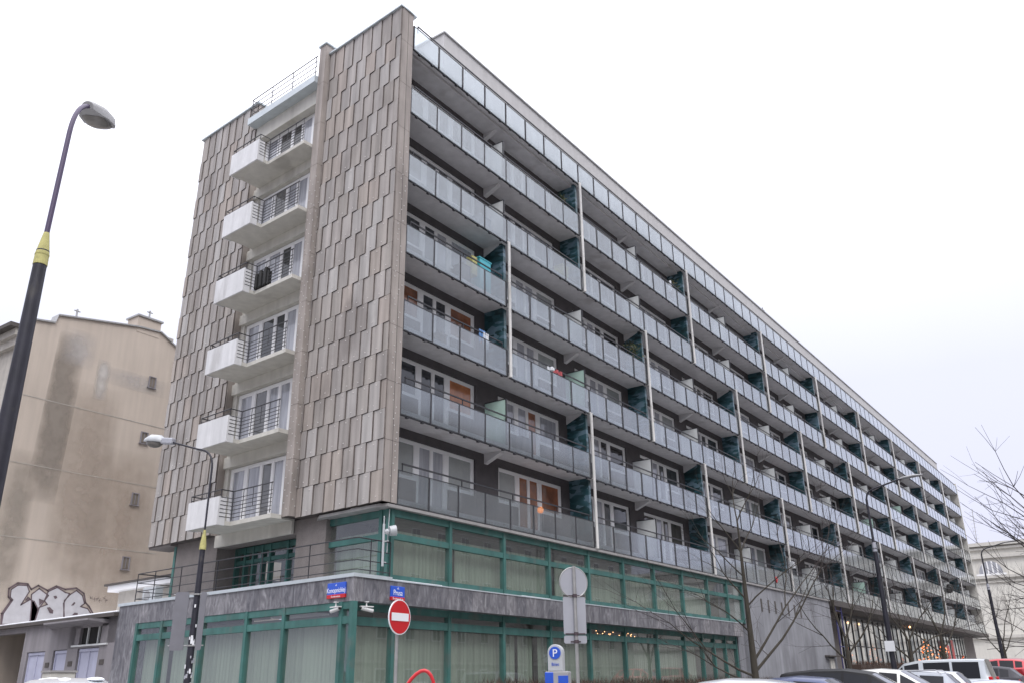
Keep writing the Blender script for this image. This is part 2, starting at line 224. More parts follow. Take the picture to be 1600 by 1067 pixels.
# ---------------------------------------------------------------- helpers
ID=lambda x,y,z:(x,y,z)
class MB:
    def __init__(s,tf=None): s.v=[];s.f=[];s.m=[];s.tf=tf or ID
    def poly(s,pts,mi=0): 
        i=len(s.v); s.v+= [s.tf(*p) for p in pts]; s.f.append(tuple(range(i,i+len(pts)))); s.m.append(mi)
    def hexa(s,p,mi=0,mats=None):
        """8 points: bottom ring 0-3, top ring 4-7; mats = (bottom, top, s0,s1,s2,s3)"""
        i=len(s.v); s.v+=[s.tf(*q) for q in p]
        for k,f in enumerate(((3,2,1,0),(4,5,6,7),(0,1,5,4),(1,2,6,5),(2,3,7,6),(3,0,4,7))):
            s.f.append(tuple(i+j for j in f)); s.m.append(mats[k] if mats else mi)
    def box(s,x0,x1,y0,y1,z0,z1,mi=0,mats=None):
        s.hexa([(x0,y0,z0),(x1,y0,z0),(x1,y1,z0),(x0,y1,z0),(x0,y0,z1),(x1,y0,z1),(x1,y1,z1),(x0,y1,z1)],mi,mats)
    def prism(s,pts,a,mi=0):
        """pts polygon (list of 3-vectors), extruded by vector a"""
        n=len(pts); i=len(s.v); a=Vector(a)
        s.v+=[s.tf(*p) for p in pts]+[s.tf(*(Vector(p)+a)) for p in pts]
        s.f.append(tuple(range(i+n-1,i-1,-1))); s.m.append(mi); s.f.append(tuple(range(i+n,i+2*n))); s.m.append(mi)
        for k in range(n):
            j=(k+1)%n; s.f.append((i+k,i+j,i+n+j,i+n+k)); s.m.append(mi)
    def tube(s,pts,rad,n=8,mi=0,cap=True):
        P=[Vector(p) for p in pts]; R=rad if isinstance(rad,(list,tuple)) else [rad]*len(P); i=len(s.v); prev=None
        for k,p in enumerate(P):
            d=(P[min(k+1,len(P)-1)]-P[max(k-1,0)])
            d=d.normalized() if d.length>1e-9 else Vector((0,0,1))
            if prev is None:
                a=d.orthogonal().normalized()
            else:
                a=(prev-d*prev.dot(d)); a=a.normalized() if a.length>1e-6 else d.orthogonal().normalized()
            prev=a; b=d.cross(a)
            for j in range(n):
                t=2*pi*j/n; s.v.append(s.tf(*(p+(a*cos(t)+b*sin(t))*R[k])))
        for k in range(len(P)-1):
            for j in range(n):
                q=(j+1)%n; s.f.append((i+k*n+j,i+k*n+q,i+(k+1)*n+q,i+(k+1)*n+j)); s.m.append(mi)
        if cap:
            s.f.append(tuple(range(i+n-1,i-1,-1))); s.m.append(mi); e=i+(len(P)-1)*n; s.f.append(tuple(range(e,e+n))); s.m.append(mi)
    def disc(s,c,nrm,r,t=.01,n=24,mi=0,rx=None):
        nrm=Vector(nrm).normalized(); c=Vector(c); s.tube([c-nrm*t/2,c+nrm*t/2],r,n,mi)
    def ball(s,c,r,n=8,mi=0,sc=(1,1,1)):
        c=Vector(c); i=len(s.v); rings=n//2
        for a in range(rings+1):
            th=pi*a/rings
            for j in range(n):
                ph=2*pi*j/n; s.v.append(s.tf(c.x+r*sc[0]*sin(th)*cos(ph),c.y+r*sc[1]*sin(th)*sin(ph),c.z+r*sc[2]*cos(th)))
        for a in range(rings):
            for j in range(n):
                q=(j+1)%n; s.f.append((i+a*n+j,i+(a+1)*n+j,i+(a+1)*n+q,i+a*n+q)); s.m.append(mi)
    def build(s,name,mats,parent=None,smooth=False,loc=None,bevel=0,kind=None,label=None):
        """vertices are in world space unless loc is given (then local to loc)"""
        if not isinstance(mats,(list,tuple)): mats=[mats]
        me=D.meshes.new(name); base=Vector((0,0,0))
        if parent is not None and loc is None: base=wloc(parent)
        me.from_pydata([tuple(Vector(v)-base) for v in s.v],[],s.f); me.polygons.foreach_set('material_index',s.m)
        for x in mats: me.materials.append(MT[x] if isinstance(x,str) else x)
        if smooth: me.polygons.foreach_set('use_smooth',[True]*len(s.f))
        me.update(); bm=bmesh.new(); bm.from_mesh(me); 
        if len(bm.faces)<60000: bmesh.ops.recalc_face_normals(bm,faces=bm.faces)
        bm.to_mesh(me); bm.free()
        if smooth: me.set_sharp_from_angle(angle=math.radians(38))
        o=D.objects.new(name,me); COL.objects.link(o); o.parent=parent
        if loc is not None: o.location=loc
        if bevel:
            bv=o.modifiers.new('bevel','BEVEL'); bv.width=bevel; bv.segments=2; bv.limit_method='ANGLE'
        if kind: o['kind']=kind
        if label: o['label']=label
        return o
def wloc(o):
    v=Vector((0,0,0))
    while o is not None: v=v+Vector(o.location); o=o.parent
    return v
def thing(name,label,cat,loc=(0,0,0),rz=0,group=None):
    o=D.objects.new(name,None); COL.objects.link(o); o.location=loc; o.rotation_euler=(0,0,rz); o.empty_display_size=.3
    o['label']=label; o['category']=cat
    if group:o['group']=group
    return o
def tag(o,label,cat,group=None):
    o['label']=label;o['category']=cat
    if group:o['group']=group
    return o
def inst(src,name,parent,loc):
    o=D.objects.new(name,src.data); COL.objects.link(o); o.parent=parent; o.location=loc; return o
def copy_tree(o,parent=None):
    c=o.copy(); COL.objects.link(c); c.parent=parent
    for ch in list(o.children): copy_tree(ch,c)
    return c
def text(s,size,name,m,parent,origin,xdir,zdir,depth=.004,align='CENTER',loc0=None,squash=1):
    cu=D.curves.new(name,'FONT'); cu.body=s; cu.size=size; cu.align_x=align; cu.extrude=depth/2
    t=D.objects.new(name,cu); COL.objects.link(t); dg=bpy.context.evaluated_depsgraph_get(); dg.update()
    me=D.meshes.new_from_object(t.evaluated_get(dg)); D.objects.remove(t); D.curves.remove(cu)
    x=Vector(xdir).normalized(); z=Vector(zdir).normalized(); y=x.cross(z)   # text +Y -> z, +Z (front) -> -y
    base=wloc(parent) if parent else Vector((0,0,0)); O=Vector(origin)-base
    for v in me.vertices: v.co=O+x*v.co.x*squash+z*v.co.y+y*v.co.z
    me.materials.clear(); me.materials.append(MT[m]); o=D.objects.new(name,me); COL.objects.link(o); o.parent=parent; return o
# ground height: the street climbs gently to the right
def G(x): return .02*(max(-2,min(60,x))-13)

# ---------------------------------------------------------------- dimensions (metres)
WP=1.471; RH=2.85; Z1=6.38            # panel width, storey height, lowest balcony edge
def ZR(r): return Z1+(r-1)*RH
NP=71.5; XE=NP*WP; YW=1.15            # number of panels, far end, depth of the balconies
A0=Vector((-.6172,0,0)); U=Vector((.0667751,.99776805,0)); NN=Vector((-U.y,U.x,0))
def E(u,o,z): return tuple(A0+U*u+NN*o+Vector((0,0,z)))      # end wall frame: along, outward, height
PO=Vector((-1.62,0,0))
def Pd(u,o,z): return tuple(PO+U*u+NN*o+Vector((0,0,z)))     # podium frame
ZTOP=24.95; ZCAP=25.0

# ================================================================ ground
def strip(name,pts,mname,dz,kind='structure'):
    mb=MB()
    for (x0,x1,y0,y1) in pts:
        xs=sorted(set([x0,x1]+[x for x in (-2,60) if x0<x<x1]))
        for a,b in zip(xs,xs[1:]): mb.poly([(a,y0,G(a)+dz),(b,y0,G(b)+dz),(b,y1,G(b)+dz),(a,y1,G(a)+dz)])
    o=mb.build(name,mname); o['kind']=kind; return o
strip('ground',[(-600,900,-700,700)],'paving',-.14)
road=strip('road',[(-300,400,-30,-21),(-12.2,400,-21,-12.9),(-12.2,-8.6,-12.9,80)],'asphalt',-.136)
mb=MB()
for (x0,x1,y0,y1) in ((-8.6,105,-12.9,1.0),(-8.6,-1.9,1.0,30),(-60,-12.2,-21,60),(-60,200,-38,-30)):
    xs=[x0]+[x for x in (-2,60) if x0<x<x1]+[x1]
    for a,b in zip(xs,xs[1:]):
        mb.hexa([(a,y0,G(a)-.4),(b,y0,G(b)-.4),(b,y1,G(b)-.4),(a,y1,G(a)-.4),(a,y0,G(a)),(b,y0,G(b)),(b,y1,G(b)),(a,y1,G(a))])
sw=mb.build('pavement','paving'); sw['kind']='structure'
mb=MB()
strip('parking_surface',[(-2,60,-12.7,-7.5)],'asphalt',.004)
for (a,b,y0,y1) in ((-8.6,105,-13.02,-12.9),(-8.72,-8.6,-13.02,30),(-12.2,-12.08,-21,60),(-60,-12.08,-21.12,-21)):
    mb.hexa([(a,y0,G(a)-.2),(b,y0,G(b)-.2),(b,y1,G(b)-.2),(a,y1,G(a)-.2),(a,y0,G(a)+.012),(b,y0,G(b)+.012),(b,y1,G(b)+.012),(a,y1,G(a)+.012)])
o=mb.build('kerb','kerb'); o['kind']='structure'
mb=MB()
for k in range(22):
    x=-.4+k*2.7; mb.poly([(x,-12.6,G(x)+.008),(x+.12,-12.6,G(x+.12)+.008),(x+.12,-7.6,G(x+.12)+.008),(x,-7.6,G(x)+.008)])
for k in range(40):
    x=-60+k*4; mb.poly([(x,-25.9,G(x)-.132),(x+2,-25.9,G(x+2)-.132),(x+2,-25.78,G(x+2)-.132),(x,-25.78,G(x)-.132)])
o=mb.build('road_marking','paint'); o['kind']='structure'

# ================================================================ apartment block
B=thing('apartment_building','long grey eight-storey apartment block with rows of frosted glass balconies above a green glazed base','apartment block')
# --- core and back walls
mb=MB(); 
mb.hexa([(.3,YW+.4,6.5),(XE-.3,YW+.4,6.5),(XE-.3,13,6.5),E(12.9,-.75,6.5),(.3,YW+.4,23.5),(XE-.3,YW+.4,23.5),(XE-.3,13,23.5),E(12.9,-.75,23.5)])
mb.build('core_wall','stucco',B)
mb=MB(); mb.box(XE-.28,XE+.1,-.02,13.2,6.2,24.9); mb.build('end_wall','cream',B)
# facade wall with real window openings
mb=MB(); WX0,WX1=.85,5.32; WZ0,WZ1=.22,2.58
NM=18
for r in range(1,7):
    z=ZR(r)
    mb.box(-.1,XE-.3,YW,YW+.32,z+WZ1,z+RH+.06); mb.box(-.1,XE-.3,YW,YW+.32,z+.18,z+WZ0+.02)
    px=-.1
    for k in range(NM):
        a=k*4*WP+WX0; b=min(k*4*WP+WX1,XE-.6); mb.box(px,a,YW,YW+.32,z+WZ0+.02,z+WZ1); px=b
        for (la,lb) in ((a,a+1.27),(a+2.99,b)):
            if lb<XE-.7: mb.box(la,lb,YW,YW+.32,z+WZ0+.02,z+WZ0+1.0)
    mb.box(px,XE-.3,YW,YW+.32,z+WZ0+.02,z+WZ1)
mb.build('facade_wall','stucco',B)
# --- window prototypes: big light, two door lights, big light
def frame_mesh(x0,x1,z0,z1,lights,y=.08,raised=False):
    """lights: list of (a,b,zsill) openings; returns frame and pane builders, local coords, y forward negative"""
    fr=MB(); pn=MB(); fr.box(x0,x1,y,y+.07,z1-.10,z1); fr.box(x0+(1.27 if raised else 0),x1-(1.5 if raised else 0),y,y+.07,z0,z0+.07)
    edges=[x0]+[q for l in lights for q in l[:2]]+[x1]
    for i in range(0,len(edges),2): fr.box(edges[i],edges[i+1],y-.002,y+.072,z0+(1.0 if raised and i in(0,len(edges)-2) else .07),z1-.10)
    for a,b,s in lights:
        fr.box(a,b,y+.004,y+.066,z0+(1.0 if raised and s>1 else .07),z0+s)
        if raised and s>1: fr.box(a-.1,b+.1,y-.06,y+.0,z0+1.0,z0+1.03)
        ia,ib,iz0,iz1=a,b,z0+s,z1-.10
        t=.035
        for q in ((ia,ia+t,iz0,iz1),(ib-t,ib,iz0,iz1),(ia+t,ib-t,iz0,iz0+t),(ia+t,ib-t,iz1-t,iz1)): fr.box(q[0],q[1],y+.01,y+.06,q[2],q[3])
        pn.box(ia+t,ib-t,y+.035,y+.045,iz0+t,iz1-t)
    return fr,pn
LI=[(.12,1.22,1.12),(1.46,2.06,.12),(2.17,2.77,.12),(3.02,4.33,1.12)]
fr,pn=frame_mesh(0,WX1-WX0,0,WZ1-WZ0,LI,raised=True)
wf=fr.build('window_frame','white',None,loc=(0,0,-50)); 
wp=pn.build('window_pane','pane',None,loc=(0,0,-50))
warm=wp.data.copy(); warm.materials.clear(); warm.materials.append(MT['panewarm'])
curt=wp.data.copy(); curt.materials.clear(); curt.materials.append(MT['panewhite'])
# per-light materials variant: some lights lit / blinded
def variant(base,mats,pick):
    me=base.copy(); me.materials.clear()
    for x in mats: me.materials.append(MT[x])
    for p in me.polygons: p.material_index=pick[p.index//6]
    return me
pmeshes=[wp.data,variant(wp.data,['pane','panewhite'],[0,1,0,0]),variant(wp.data,['pane','panewhite'],[0,0,1,1]),variant(wp.data,['pane','panewhite','blind_and_refl'],[2,1,1,2])]
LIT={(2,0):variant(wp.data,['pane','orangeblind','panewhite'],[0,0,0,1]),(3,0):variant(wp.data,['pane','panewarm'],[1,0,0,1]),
     (1,1):variant(wp.data,['blind_and_refl','panewarm','pane'],[0,1,1,1]),(1,0):variant(wp.data,['blind_and_refl','panewhite'],[0,1,1,0]),(2,1):variant(wp.data,['panewhite','panewarm'],[0,0,1,0])}
stuff_f=MB(); stuff_p=MB()
rw=random.Random(3)
for r in range(1,7):
    for k in range(NM):
        x=k*4*WP+WX0; z=ZR(r)+WZ0
        if k>=16 or (k==15 and r<=2):
            sc_=1 if k<17 else (XE-.6-x)/(WX1-WX0)
            for src,dst in ((wf,stuff_f),(wp,stuff_p)):
                i=len(dst.v); dst.v+=[(x+v.co.x*sc_,YW+v.co.y,z+v.co.z) for v in src.data.vertices]
                for p in src.data.polygons: dst.f.append(tuple(i+j for j in p.vertices)); dst.m.append(0)
            continue
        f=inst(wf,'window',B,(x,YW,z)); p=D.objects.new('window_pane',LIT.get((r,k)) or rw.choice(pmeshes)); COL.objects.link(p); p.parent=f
n0=len(stuff_f.v); 
i=len(stuff_f.v); stuff_f.v+=stuff_p.v; stuff_f.f+=[tuple(i+j for j in f) for f in stuff_p.f]; stuff_f.m+=[1]*len(stuff_p.f)
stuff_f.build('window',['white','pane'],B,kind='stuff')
D.objects.remove(wf); D.objects.remove(wp)
# --- balconies
pm=MB(); pm.box(.035,WP-.035,0,.012,0,1.03)
panel0=pm.build('glass_panel','frosted',None,loc=(0,0,-50))
pst=MB(); npan=0
def rail_run(mb,x0,x1,z,top=True,first=True):
    """posts at panel joints, flat edge rails, and the handrail standing behind"""
    n=round((x1-x0)/WP)
    for i in range(n+1):
        x=min(x0+i*WP,x1); mb.box(x-.022,x+.022,-.012,.05,z-.03,z+1.06)
    mb.box(x0,x1,-.010,.022,z+1.04,z+1.062); mb.box(x0,x1,.02,.07,z-.035,z+.03)
    mb.box(x0+.3,x1-.1,.10,.145,z+1.29,z+1.335)
    for i in range(0,n+1,2):
        x=min(x0+i*WP+.32,x1-.15); mb.box(x-.014,x+.014,.107,.138,z+1.0,z+1.29)
    for i in range(n*2):
        x=x0+(i+.5)*WP/2
        if x<x1: mb.box(x-.05,x+.05,.0,.09,z-.075,z-.036)
BAL={}
for r in range(1,7):
    off=4 if r in (3,4) else 0
    cuts=[0]+([4] if off else [])+[off+8*i for i in range(1,10) if off+8*i<NP]+[NP]
    cuts=sorted(set(cuts)); z=ZR(r)
    for ci,(a,b) in enumerate(zip(cuts,cuts[1:])):
        x0,x1=a*WP+(.10 if a else .0),b*WP-(.10 if b<NP else 0)
        mb=MB(); mb.box(x0-.1,x1+.1,.06,YW,z+.04,z+.19)
        mb.box(x0-.1,x1+.1,.085,.20,z-.03,z+.04)
        if r>1:
            for bx in [q for q in (a+4,) if q<b-2 and (q-a)==4 and b-a>5]:   # tapered cantilever at the middle of the bay
                xx=bx*WP-.05
                mb.hexa([(xx,.4,z-.02),(xx+.22,.4,z-.02),(xx+.22,YW,z-.33),(xx,YW,z-.33),(xx,.4,z+.04),(xx+.22,.4,z+.04),(xx+.22,YW,z+.04),(xx,YW,z+.04)])
        bal=mb.build('balcony','soffit',B)
        BAL[(r,ci)]=bal
        rb=MB(); rail_run(rb,x0,x1,z); rb.build('railing','iron',bal)
        for i in range(a,math.ceil(b)):
            w=min(1,b-i)
            if i<16 and w==1 and r<7: inst(panel0,'glass_panel',bal,(i*WP,0,z)); npan+=1
            else: pst.box(i*WP+.035,(i+w)*WP-.035,0,.012,z,z+1.03)
        # half-height partition in the middle of the bay
        mid=a+4
        if b-a>5 and mid<b and not (r==1 and ci==0) and rw.random()<.97:
            grn=(r,ci) in ((2,0),(3,1),(3,5),(1,4),(4,6))
            pb=MB(); xx=mid*WP; pb.box(xx-.02,xx+.02,.16,YW-.02,z+.20,z+1.98)
            pb.box(xx-.03,xx+.03,.12,.16,z+.19,z+2.0,1); pb.box(xx-.03,xx+.03,.16,YW-.02,z+1.98,z+2.02,1)
            pb.build('partition',['partg' if grn else 'partw','iron'],bal,label='pale green partition screen' if grn else None)
# roof terrace edge (row 7)
z=ZR(7)
mb=MB(); mb.box(-.0,XE,.06,YW+.4,z+.04,z+.24); mb.box(0,XE,.085,.2,z-.03,z+.04)
for bx in range(4,71,8): mb.hexa([(bx*WP-.05,.4,z-.02),(bx*WP+.17,.4,z-.02),(bx*WP+.17,YW,z-.33),(bx*WP-.05,YW,z-.33),(bx*WP-.05,.4,z+.04),(bx*WP+.17,.4,z+.04),(bx*WP+.17,YW,z+.04),(bx*WP-.05,YW,z+.04)])
mb.build('roof_terrace','soffit',B)
rb=MB(); rail_run(rb,.05,XE,z); rb.build('terrace_railing','iron',B)
for i in range(72):
    w=min(1,NP-i); pst.box(i*WP+.035,(i+w)*WP-.035,0,.012,z,z+1.03)
pst.build('glass_panel','frosted',B,kind='stuff'); D.objects.remove(panel0)
# dividing walls and drain pipes
for r0 in (1,3,5):
    off=4 if r0==3 else 0
    for i in range(0 if off else 1,10):
        k=off+8*i
        if k>=NP or k==0: continue
        x=k*WP
        for r in (r0,r0+1):
            d=MB(); d.box(x+.0,x+.16,.20,YW,ZR(r)+.19,ZR(r+1)+.04); d.build('dividing_wall','mosaic',B)
        p=MB(); zt=ZR(r0+2)-.02; zb=ZR(r0)-.03
        p.tube([(x+.03,-.07,zb),(x+.03,-.07,zt)],.062,10)
        zz=zb+.3
        while zz<zt: p.tube([(x+.03,-.07,zz),(x+.03,-.07,zz+.03)],.070,10,1); zz+=.72
        for r in (r0,r0+1,r0+2): p.box(x-.0,x+.06,-.05,.06,ZR(r)-.02,ZR(r)+.03,1)
        p.build('drainpipe',['pipe','pipe'],B,smooth=True)
# attic storey set back behind the terrace
mb=MB(); mb.box(3.13,101.2,YW,12.4,z+.24,26.96); mb.build('attic_wall','plaster',B)
mb=MB(); mb.box(3.06,101.3,YW-.07,12.5,26.96,27.04); mb.build('attic_coping','galv',B)
mb=MB(); mb.hexa([E(.3,-.5,23.4),(XE,YW+.1,23.4),(XE,13,23.4),E(12.8,-.5,23.4),E(.3,-.5,23.7),(XE,YW+.1,23.7),(XE,13,23.7),E(12.8,-.5,23.7)]); mb.build('roof','soffit',B)
for (x,h) in ((36.6,1.0),(42.5,1.3)):
    a=MB(); a.tube([(x,1.9,27.0),(x,1.9,27+h)],.025,6); 
    for i in range(5): a.tube([(x-.25+.0,1.9,27.3+h*.14*i),(x+.25,1.9,27.3+h*.14*i)],.01,4)
    a.tube([(x,1.9,27+h*.9),(x+.5,1.9,27+h*.9)],.012,4); a.build('roof_antenna','iron',B)

# --- stone-clad end wall
rt_=random.Random(11)
def clad(u0,u1,z0,z1,name,wt=.545,rh=.955,bolts=True,zb=19):
    mb=MB(E); mb.box(u0,u1,-.32,-.012,z0,z1,1)
    nrow=round((z1-z0)/rh); 
    zz=[z1-1.25*1.0]+[]
    rows=[]; z=z0
    n=int((z1-1.2-z0)/rh+.5); h=(z1-1.28-z0)/n
    for i in range(n): rows.append((z0+i*h,z0+(i+1)*h))
    rows.append((z0+n*h,z1))
    for ri,(a,b) in enumerate(rows):
        offs=0 if ri%2==0 else wt/2
        x=u0-(offs if offs else 0)
        while x<u1-.03:
            xa,xb=max(x,u0),min(x+wt,u1)
            if xb-xa>.05:
                g=.011; fa=(xa-x)/wt; fb=(xb-x)/wt
                p0=.018+.040*(1-fa); p1=.018+.040*(1-fb)     # near edge stands proud, far edge lies back
                j=rt_.uniform(-.004,.004); xa+=g; xb-=g; c,d=a+.008,b-.008
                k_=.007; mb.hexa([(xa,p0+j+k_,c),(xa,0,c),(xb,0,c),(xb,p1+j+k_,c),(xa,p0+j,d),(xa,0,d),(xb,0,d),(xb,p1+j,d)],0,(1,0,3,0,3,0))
                if bolts and a<zb and fb-fa>.9:
                    for (q,zz_) in ((xa+.5*(xb-xa),c+.16),(xa+.36*(xb-xa),d-.12)):
                        if rt_.random()<.8:
                            t=(q-xa)/(xb-xa); o=p0+(p1-p0)*t+j+.007*(d-zz_)/(d-c); s=.017; s2=.012
                            mb.hexa([(q-s,o,zz_-s),(q+s,o-.004,zz_-s),(q+s2,o+.016,zz_-s2),(q-s2,o+.018,zz_-s2),(q-s,o,zz_+s),(q+s,o-.004,zz_+s),(q+s2,o+.016,zz_+s2),(q-s2,o+.018,zz_+s2)],2)
            x+=wt
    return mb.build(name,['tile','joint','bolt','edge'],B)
clad(.0,4.14,Z1,ZTOP,'stone_cladding')
clad(9.0,13.25,Z1,ZTOP,'stone_cladding',wt=.53)
# corner return facing the long side
mb=MB()
zz=Z1
for i in range(10):
    zt=min(Z1+(i+1)*1.9,ZTOP); mb.box(-.617,-.035,-.02,.25,zz+.006,zt-.006)
    zz=zt
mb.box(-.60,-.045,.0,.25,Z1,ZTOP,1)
for i in range(70):
    x=-.617+.09+.4*rt_.random(); zq=Z1+.2+i*.2
    if zq<19: mb.box(x-.014,x+.014,-.034,-.02,zq-.016,zq+.016,2)
mb.box(-.035,.0,.1,.25,Z1,ZTOP,1)
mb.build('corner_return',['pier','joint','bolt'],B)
# projecting pier between cladding and the balcony recess
mb=MB(E); zz=Z1+.05
for i in range(10):
    zt=min(zz+1.9,25.38); mb.box(4.16,4.55,-.3,.27,zz+.006,zt-.006); zz=zt
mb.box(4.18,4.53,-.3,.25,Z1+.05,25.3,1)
for i in range(60):
    zq=Z1+.3+i*.21; mb.box(4.3+.15*(i%2),4.32+.15*(i%2),.27,.284,zq-.016,zq+.016,2)
    mb.box(4.146,4.16,.05+.1*(i%3),.078+.1*(i%3),zq+.08,zq+.11,2)
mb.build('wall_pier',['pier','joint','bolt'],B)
mb=MB(E); mb.box(4.10,4.62,-.36,.33,25.38,25.45); mb.build('wall_coping','coping',B)
mb=MB(E); mb.box(8.9,13.32,-.36,.12,ZTOP,ZTOP+.07); mb.build('wall_coping','coping',B)
mb=MB(E); mb.box(-.05,4.15,-.36,.12,ZTOP,ZTOP+.07)
mb.hexa([(-.05,-.36,ZTOP+.001),(-.0,-.75,ZTOP+.001),(.4,-.75,ZTOP+.001),(.4,-.36,ZTOP+.001),(-.05,-.36,ZTOP+.069),(-.0,-.75,ZTOP+.069),(.4,-.75,ZTOP+.069),(.4,-.36,ZTOP+.069)])
mb.build('wall_coping','coping',B)
mb=MB(E); mb.box(12.95,13.25,-12,-.33,Z1,ZTOP-.1); mb.build('rear_wall','cream',B)
# recess wall with windows, one loggia per storey
RO=-.28
mb=MB(E)
for r in range(1,7):
    z=ZR(r)
    mb.box(4.55,9.0,RO-.3,RO+.0,z+2.42,z+RH+.18)
    mb.box(8.72,9.0,RO-.3,RO,z+.18,z+2.42)
mb.build('recess_wall','cream',B)
mb=MB(E)
mb.box(8.97,9.0,-.30,.0,Z1,ZTOP-.02); mb.build('recess_reveal','pier',B)
EL=[(.10,.62,.14),(.74,1.34,.14),(1.50,2.06,.14),(2.20,2.76,.14),(2.92,3.9,.14)]
for r in range(1,7):
    z=ZR(r)+.2
    f_,p_=frame_mesh(4.56,8.72,0,2.2,[(4.56+a,4.56+b,s) for a,b,s in [(.12,.86,.14),(1.0,1.56,.14),(1.68,2.24,.14),(2.36,3.1,.14),(3.3,4.02,.14)]],y=0)
    def ef(q,z=z): return E(q[0],RO-.10-q[1],q[2]+z)
    for bld in (f_,p_): bld.v=[ef(v) for v in bld.v]
    f=f_.build('window','white',B)
    pick=[[1,1,0,0,1],[1,1,0,1,1],[0,1,1,0,1]][r%3]
    p_.m=[pick[i//6] for i in range(len(p_.f))]
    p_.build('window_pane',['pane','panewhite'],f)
    # balcony: shallow slab beside the pier, deeper bay with a solid white front
    sb=MB(E)
    sb.prism([(4.56,RO,ZR(r)),(4.56,.66,ZR(r)),(6.84,.66,ZR(r)),(6.84,1.13,ZR(r)),(8.62,1.13,ZR(r)),(8.62,RO,ZR(r))],(0,0,.14))
    sb.box(4.56,9.0,RO,RO+.10,ZR(r)-.42,ZR(r)-.002)
    bal=sb.build('balcony','cream',B)
    pb=MB(E); pb.box(6.86,8.62,1.13,1.19,ZR(r)-.02,ZR(r)+.93); pb.box(6.80,6.86,.90,1.19,ZR(r)-.02,ZR(r)+.93); pb.box(8.62,8.68,.75,1.19,ZR(r)-.02,ZR(r)+.93)
    for i in range(1,6): pb.box(6.86+i*.293,6.87+i*.293,1.188,1.192,ZR(r),ZR(r)+.92)
    pb.build('balustrade_panel','balpanel',bal)
    rb=MB(E); zt=ZR(r)+1.16
    def rail(pts,rad=.015): rb.tube(pts,rad,6)
    path=[(4.6,.66,0),(6.80,.66,0),(6.80,1.13,0),(8.62,1.13,0),(8.62,.2,0)]
    rail([(a,b,zt) for a,b,_ in path],.022)
    for q in range(6): rail([(a,b,ZR(r)+.26+q*.13) for a,b,_ in path[:3]],.014)
    rail([(a,b,ZR(r)+1.0) for a,b,_ in path[2:]],.011)
    for uu in (4.65,5.15,5.65,6.2): 
        rb.tube([(uu,.66,ZR(r)+(.17 if uu in (4.65,6.2) else .5)),(uu,.66,zt)],.012,6)
    rb.tube([(6.80,.66,ZR(r)+.17),(6.80,.66,zt)],.018,6); rb.tube([(6.80,1.13,ZR(r)+.93),(6.80,1.13,zt)],.013,7)
    rb.tube([(8.62,1.13,ZR(r)+.93),(8.62,1.13,zt)],.014,6); rb.tube([(7.7,1.13,ZR(r)+.93),(7.7,1.13,zt)],.010,6)
    rb.build('railing','iron',bal,smooth=True)
# terrace slab and rail over the recess
mb=MB(E); mb.box(4.56,9.06,-.3,.42,23.66,23.98); mb.box(4.56,9.0,-.3,.0,23.0,23.66,1); mb.build('terrace_slab',['coping','cream'],B)
mb=MB(E); 
for h in (.25,.5,.75,1.0): mb.tube([(4.6,.3,24.0+h),(9.05,.3,24.0+h),(9.05,-.3,24.0+h)],.016 if h<1 else .022,6)
for uu in (4.7,6.2,7.6,9.0): mb.tube([(uu,.3,23.95),(uu,.3,25.0)],.018,6)
mb.build('terrace_railing','iron',B)

# --- podium: marble band, ground floor and mezzanine glazing
mb=MB()
mb.prism([(-1.62,0,3.47),(26.6,0,3.47),(26.6,1.2,3.47),Pd(1,-1.3,3.47),Pd(12.9,-1.3,3.47),Pd(12.9,0,3.47)],(0,0,.65))
mb.build('marble_band','marble',B)
mb=MB(Pd); mb.box(11.6,12.9,-1.2,-.004,-.6,3.47); mb.build('marble_pillar','marble',B)
mb=MB()
mb.prism([(-1.66,-.04,4.12),(-.12,-.04,4.12),(-.12,1.2,4.12),Pd(1,-1.4,4.12),Pd(12.95,-1.4,4.12),Pd(12.95,.05,4.12)],(0,0,.10))
mb.box(-.12,26.6,-.02,.3,4.12,4.155); mb.build('podium_coping','coping',B)
mb=MB(); mb.prism([(-.1,.7,4.0),(26.5,.7,4.0),(26.5,12,4.0),Pd(12.8,-8,4.0),Pd(12.8,-.3,4.0),Pd(1,-.3,4.0)],(0,0,.18)); mb.build('podium_deck','soffit',B)
# long-side ground glazing (recessed .4) and mezzanine glazing
def glaze(name,f,u0,u1,z0,z1,muls,transom,depth=.16,mw=.13,parent=None,bay=None):
    fr=MB(f); gl=MB(f); 
    fr.box(u0,u1,-.04,.10,z0,z0+.16); fr.box(u0,u1,-.04,.10,z1-.2,z1)
    ta,tb=transom; fr.box(u0,u1,-.045,.10,ta,tb)
    for m_ in muls: fr.box(m_-mw/2,m_+mw/2,-.07,.11,z0-.0,z1+.001)
    b=[u0]+[m_ for m_ in muls if u0<m_<u1]+[u1]
    o=fr.build(name,'green',parent or B)
    for a,c in zip(b,b[1:]):
        if c-a<.3: continue
        for (s,t) in ((z0+.16,ta),(tb,z1-.2)):
            q=.045; x0,x1=a+mw/2,c-mw/2
            fr2=MB(f)
            gl.poly([(x0,.025,s),(x1,.025,s),(x1,.025,t),(x0,.025,t)])
    gl.build('glazing','glass',o)
    return o
Y4=lambda u,o,z:(u,.42+o,z)
Y1=lambda u,o,z:(u,.17+o,z)
gm=[-1.25+.0,.41,3.0,5.92,8.85,11.65,14.5,17.4,20.2,22.2,23.6,25.0]
glaze('shop_window',Y4,-1.52,26.5,-.6,3.47,gm+[26.45],(2.87,3.10))
glaze('shop_window',lambda u,o,z:Pd(u,-.06-o,z),.0,11.6,-.6,3.47,[.06,.5,3.08,4.95,7.4,9.85,11.52],(2.88,3.08))
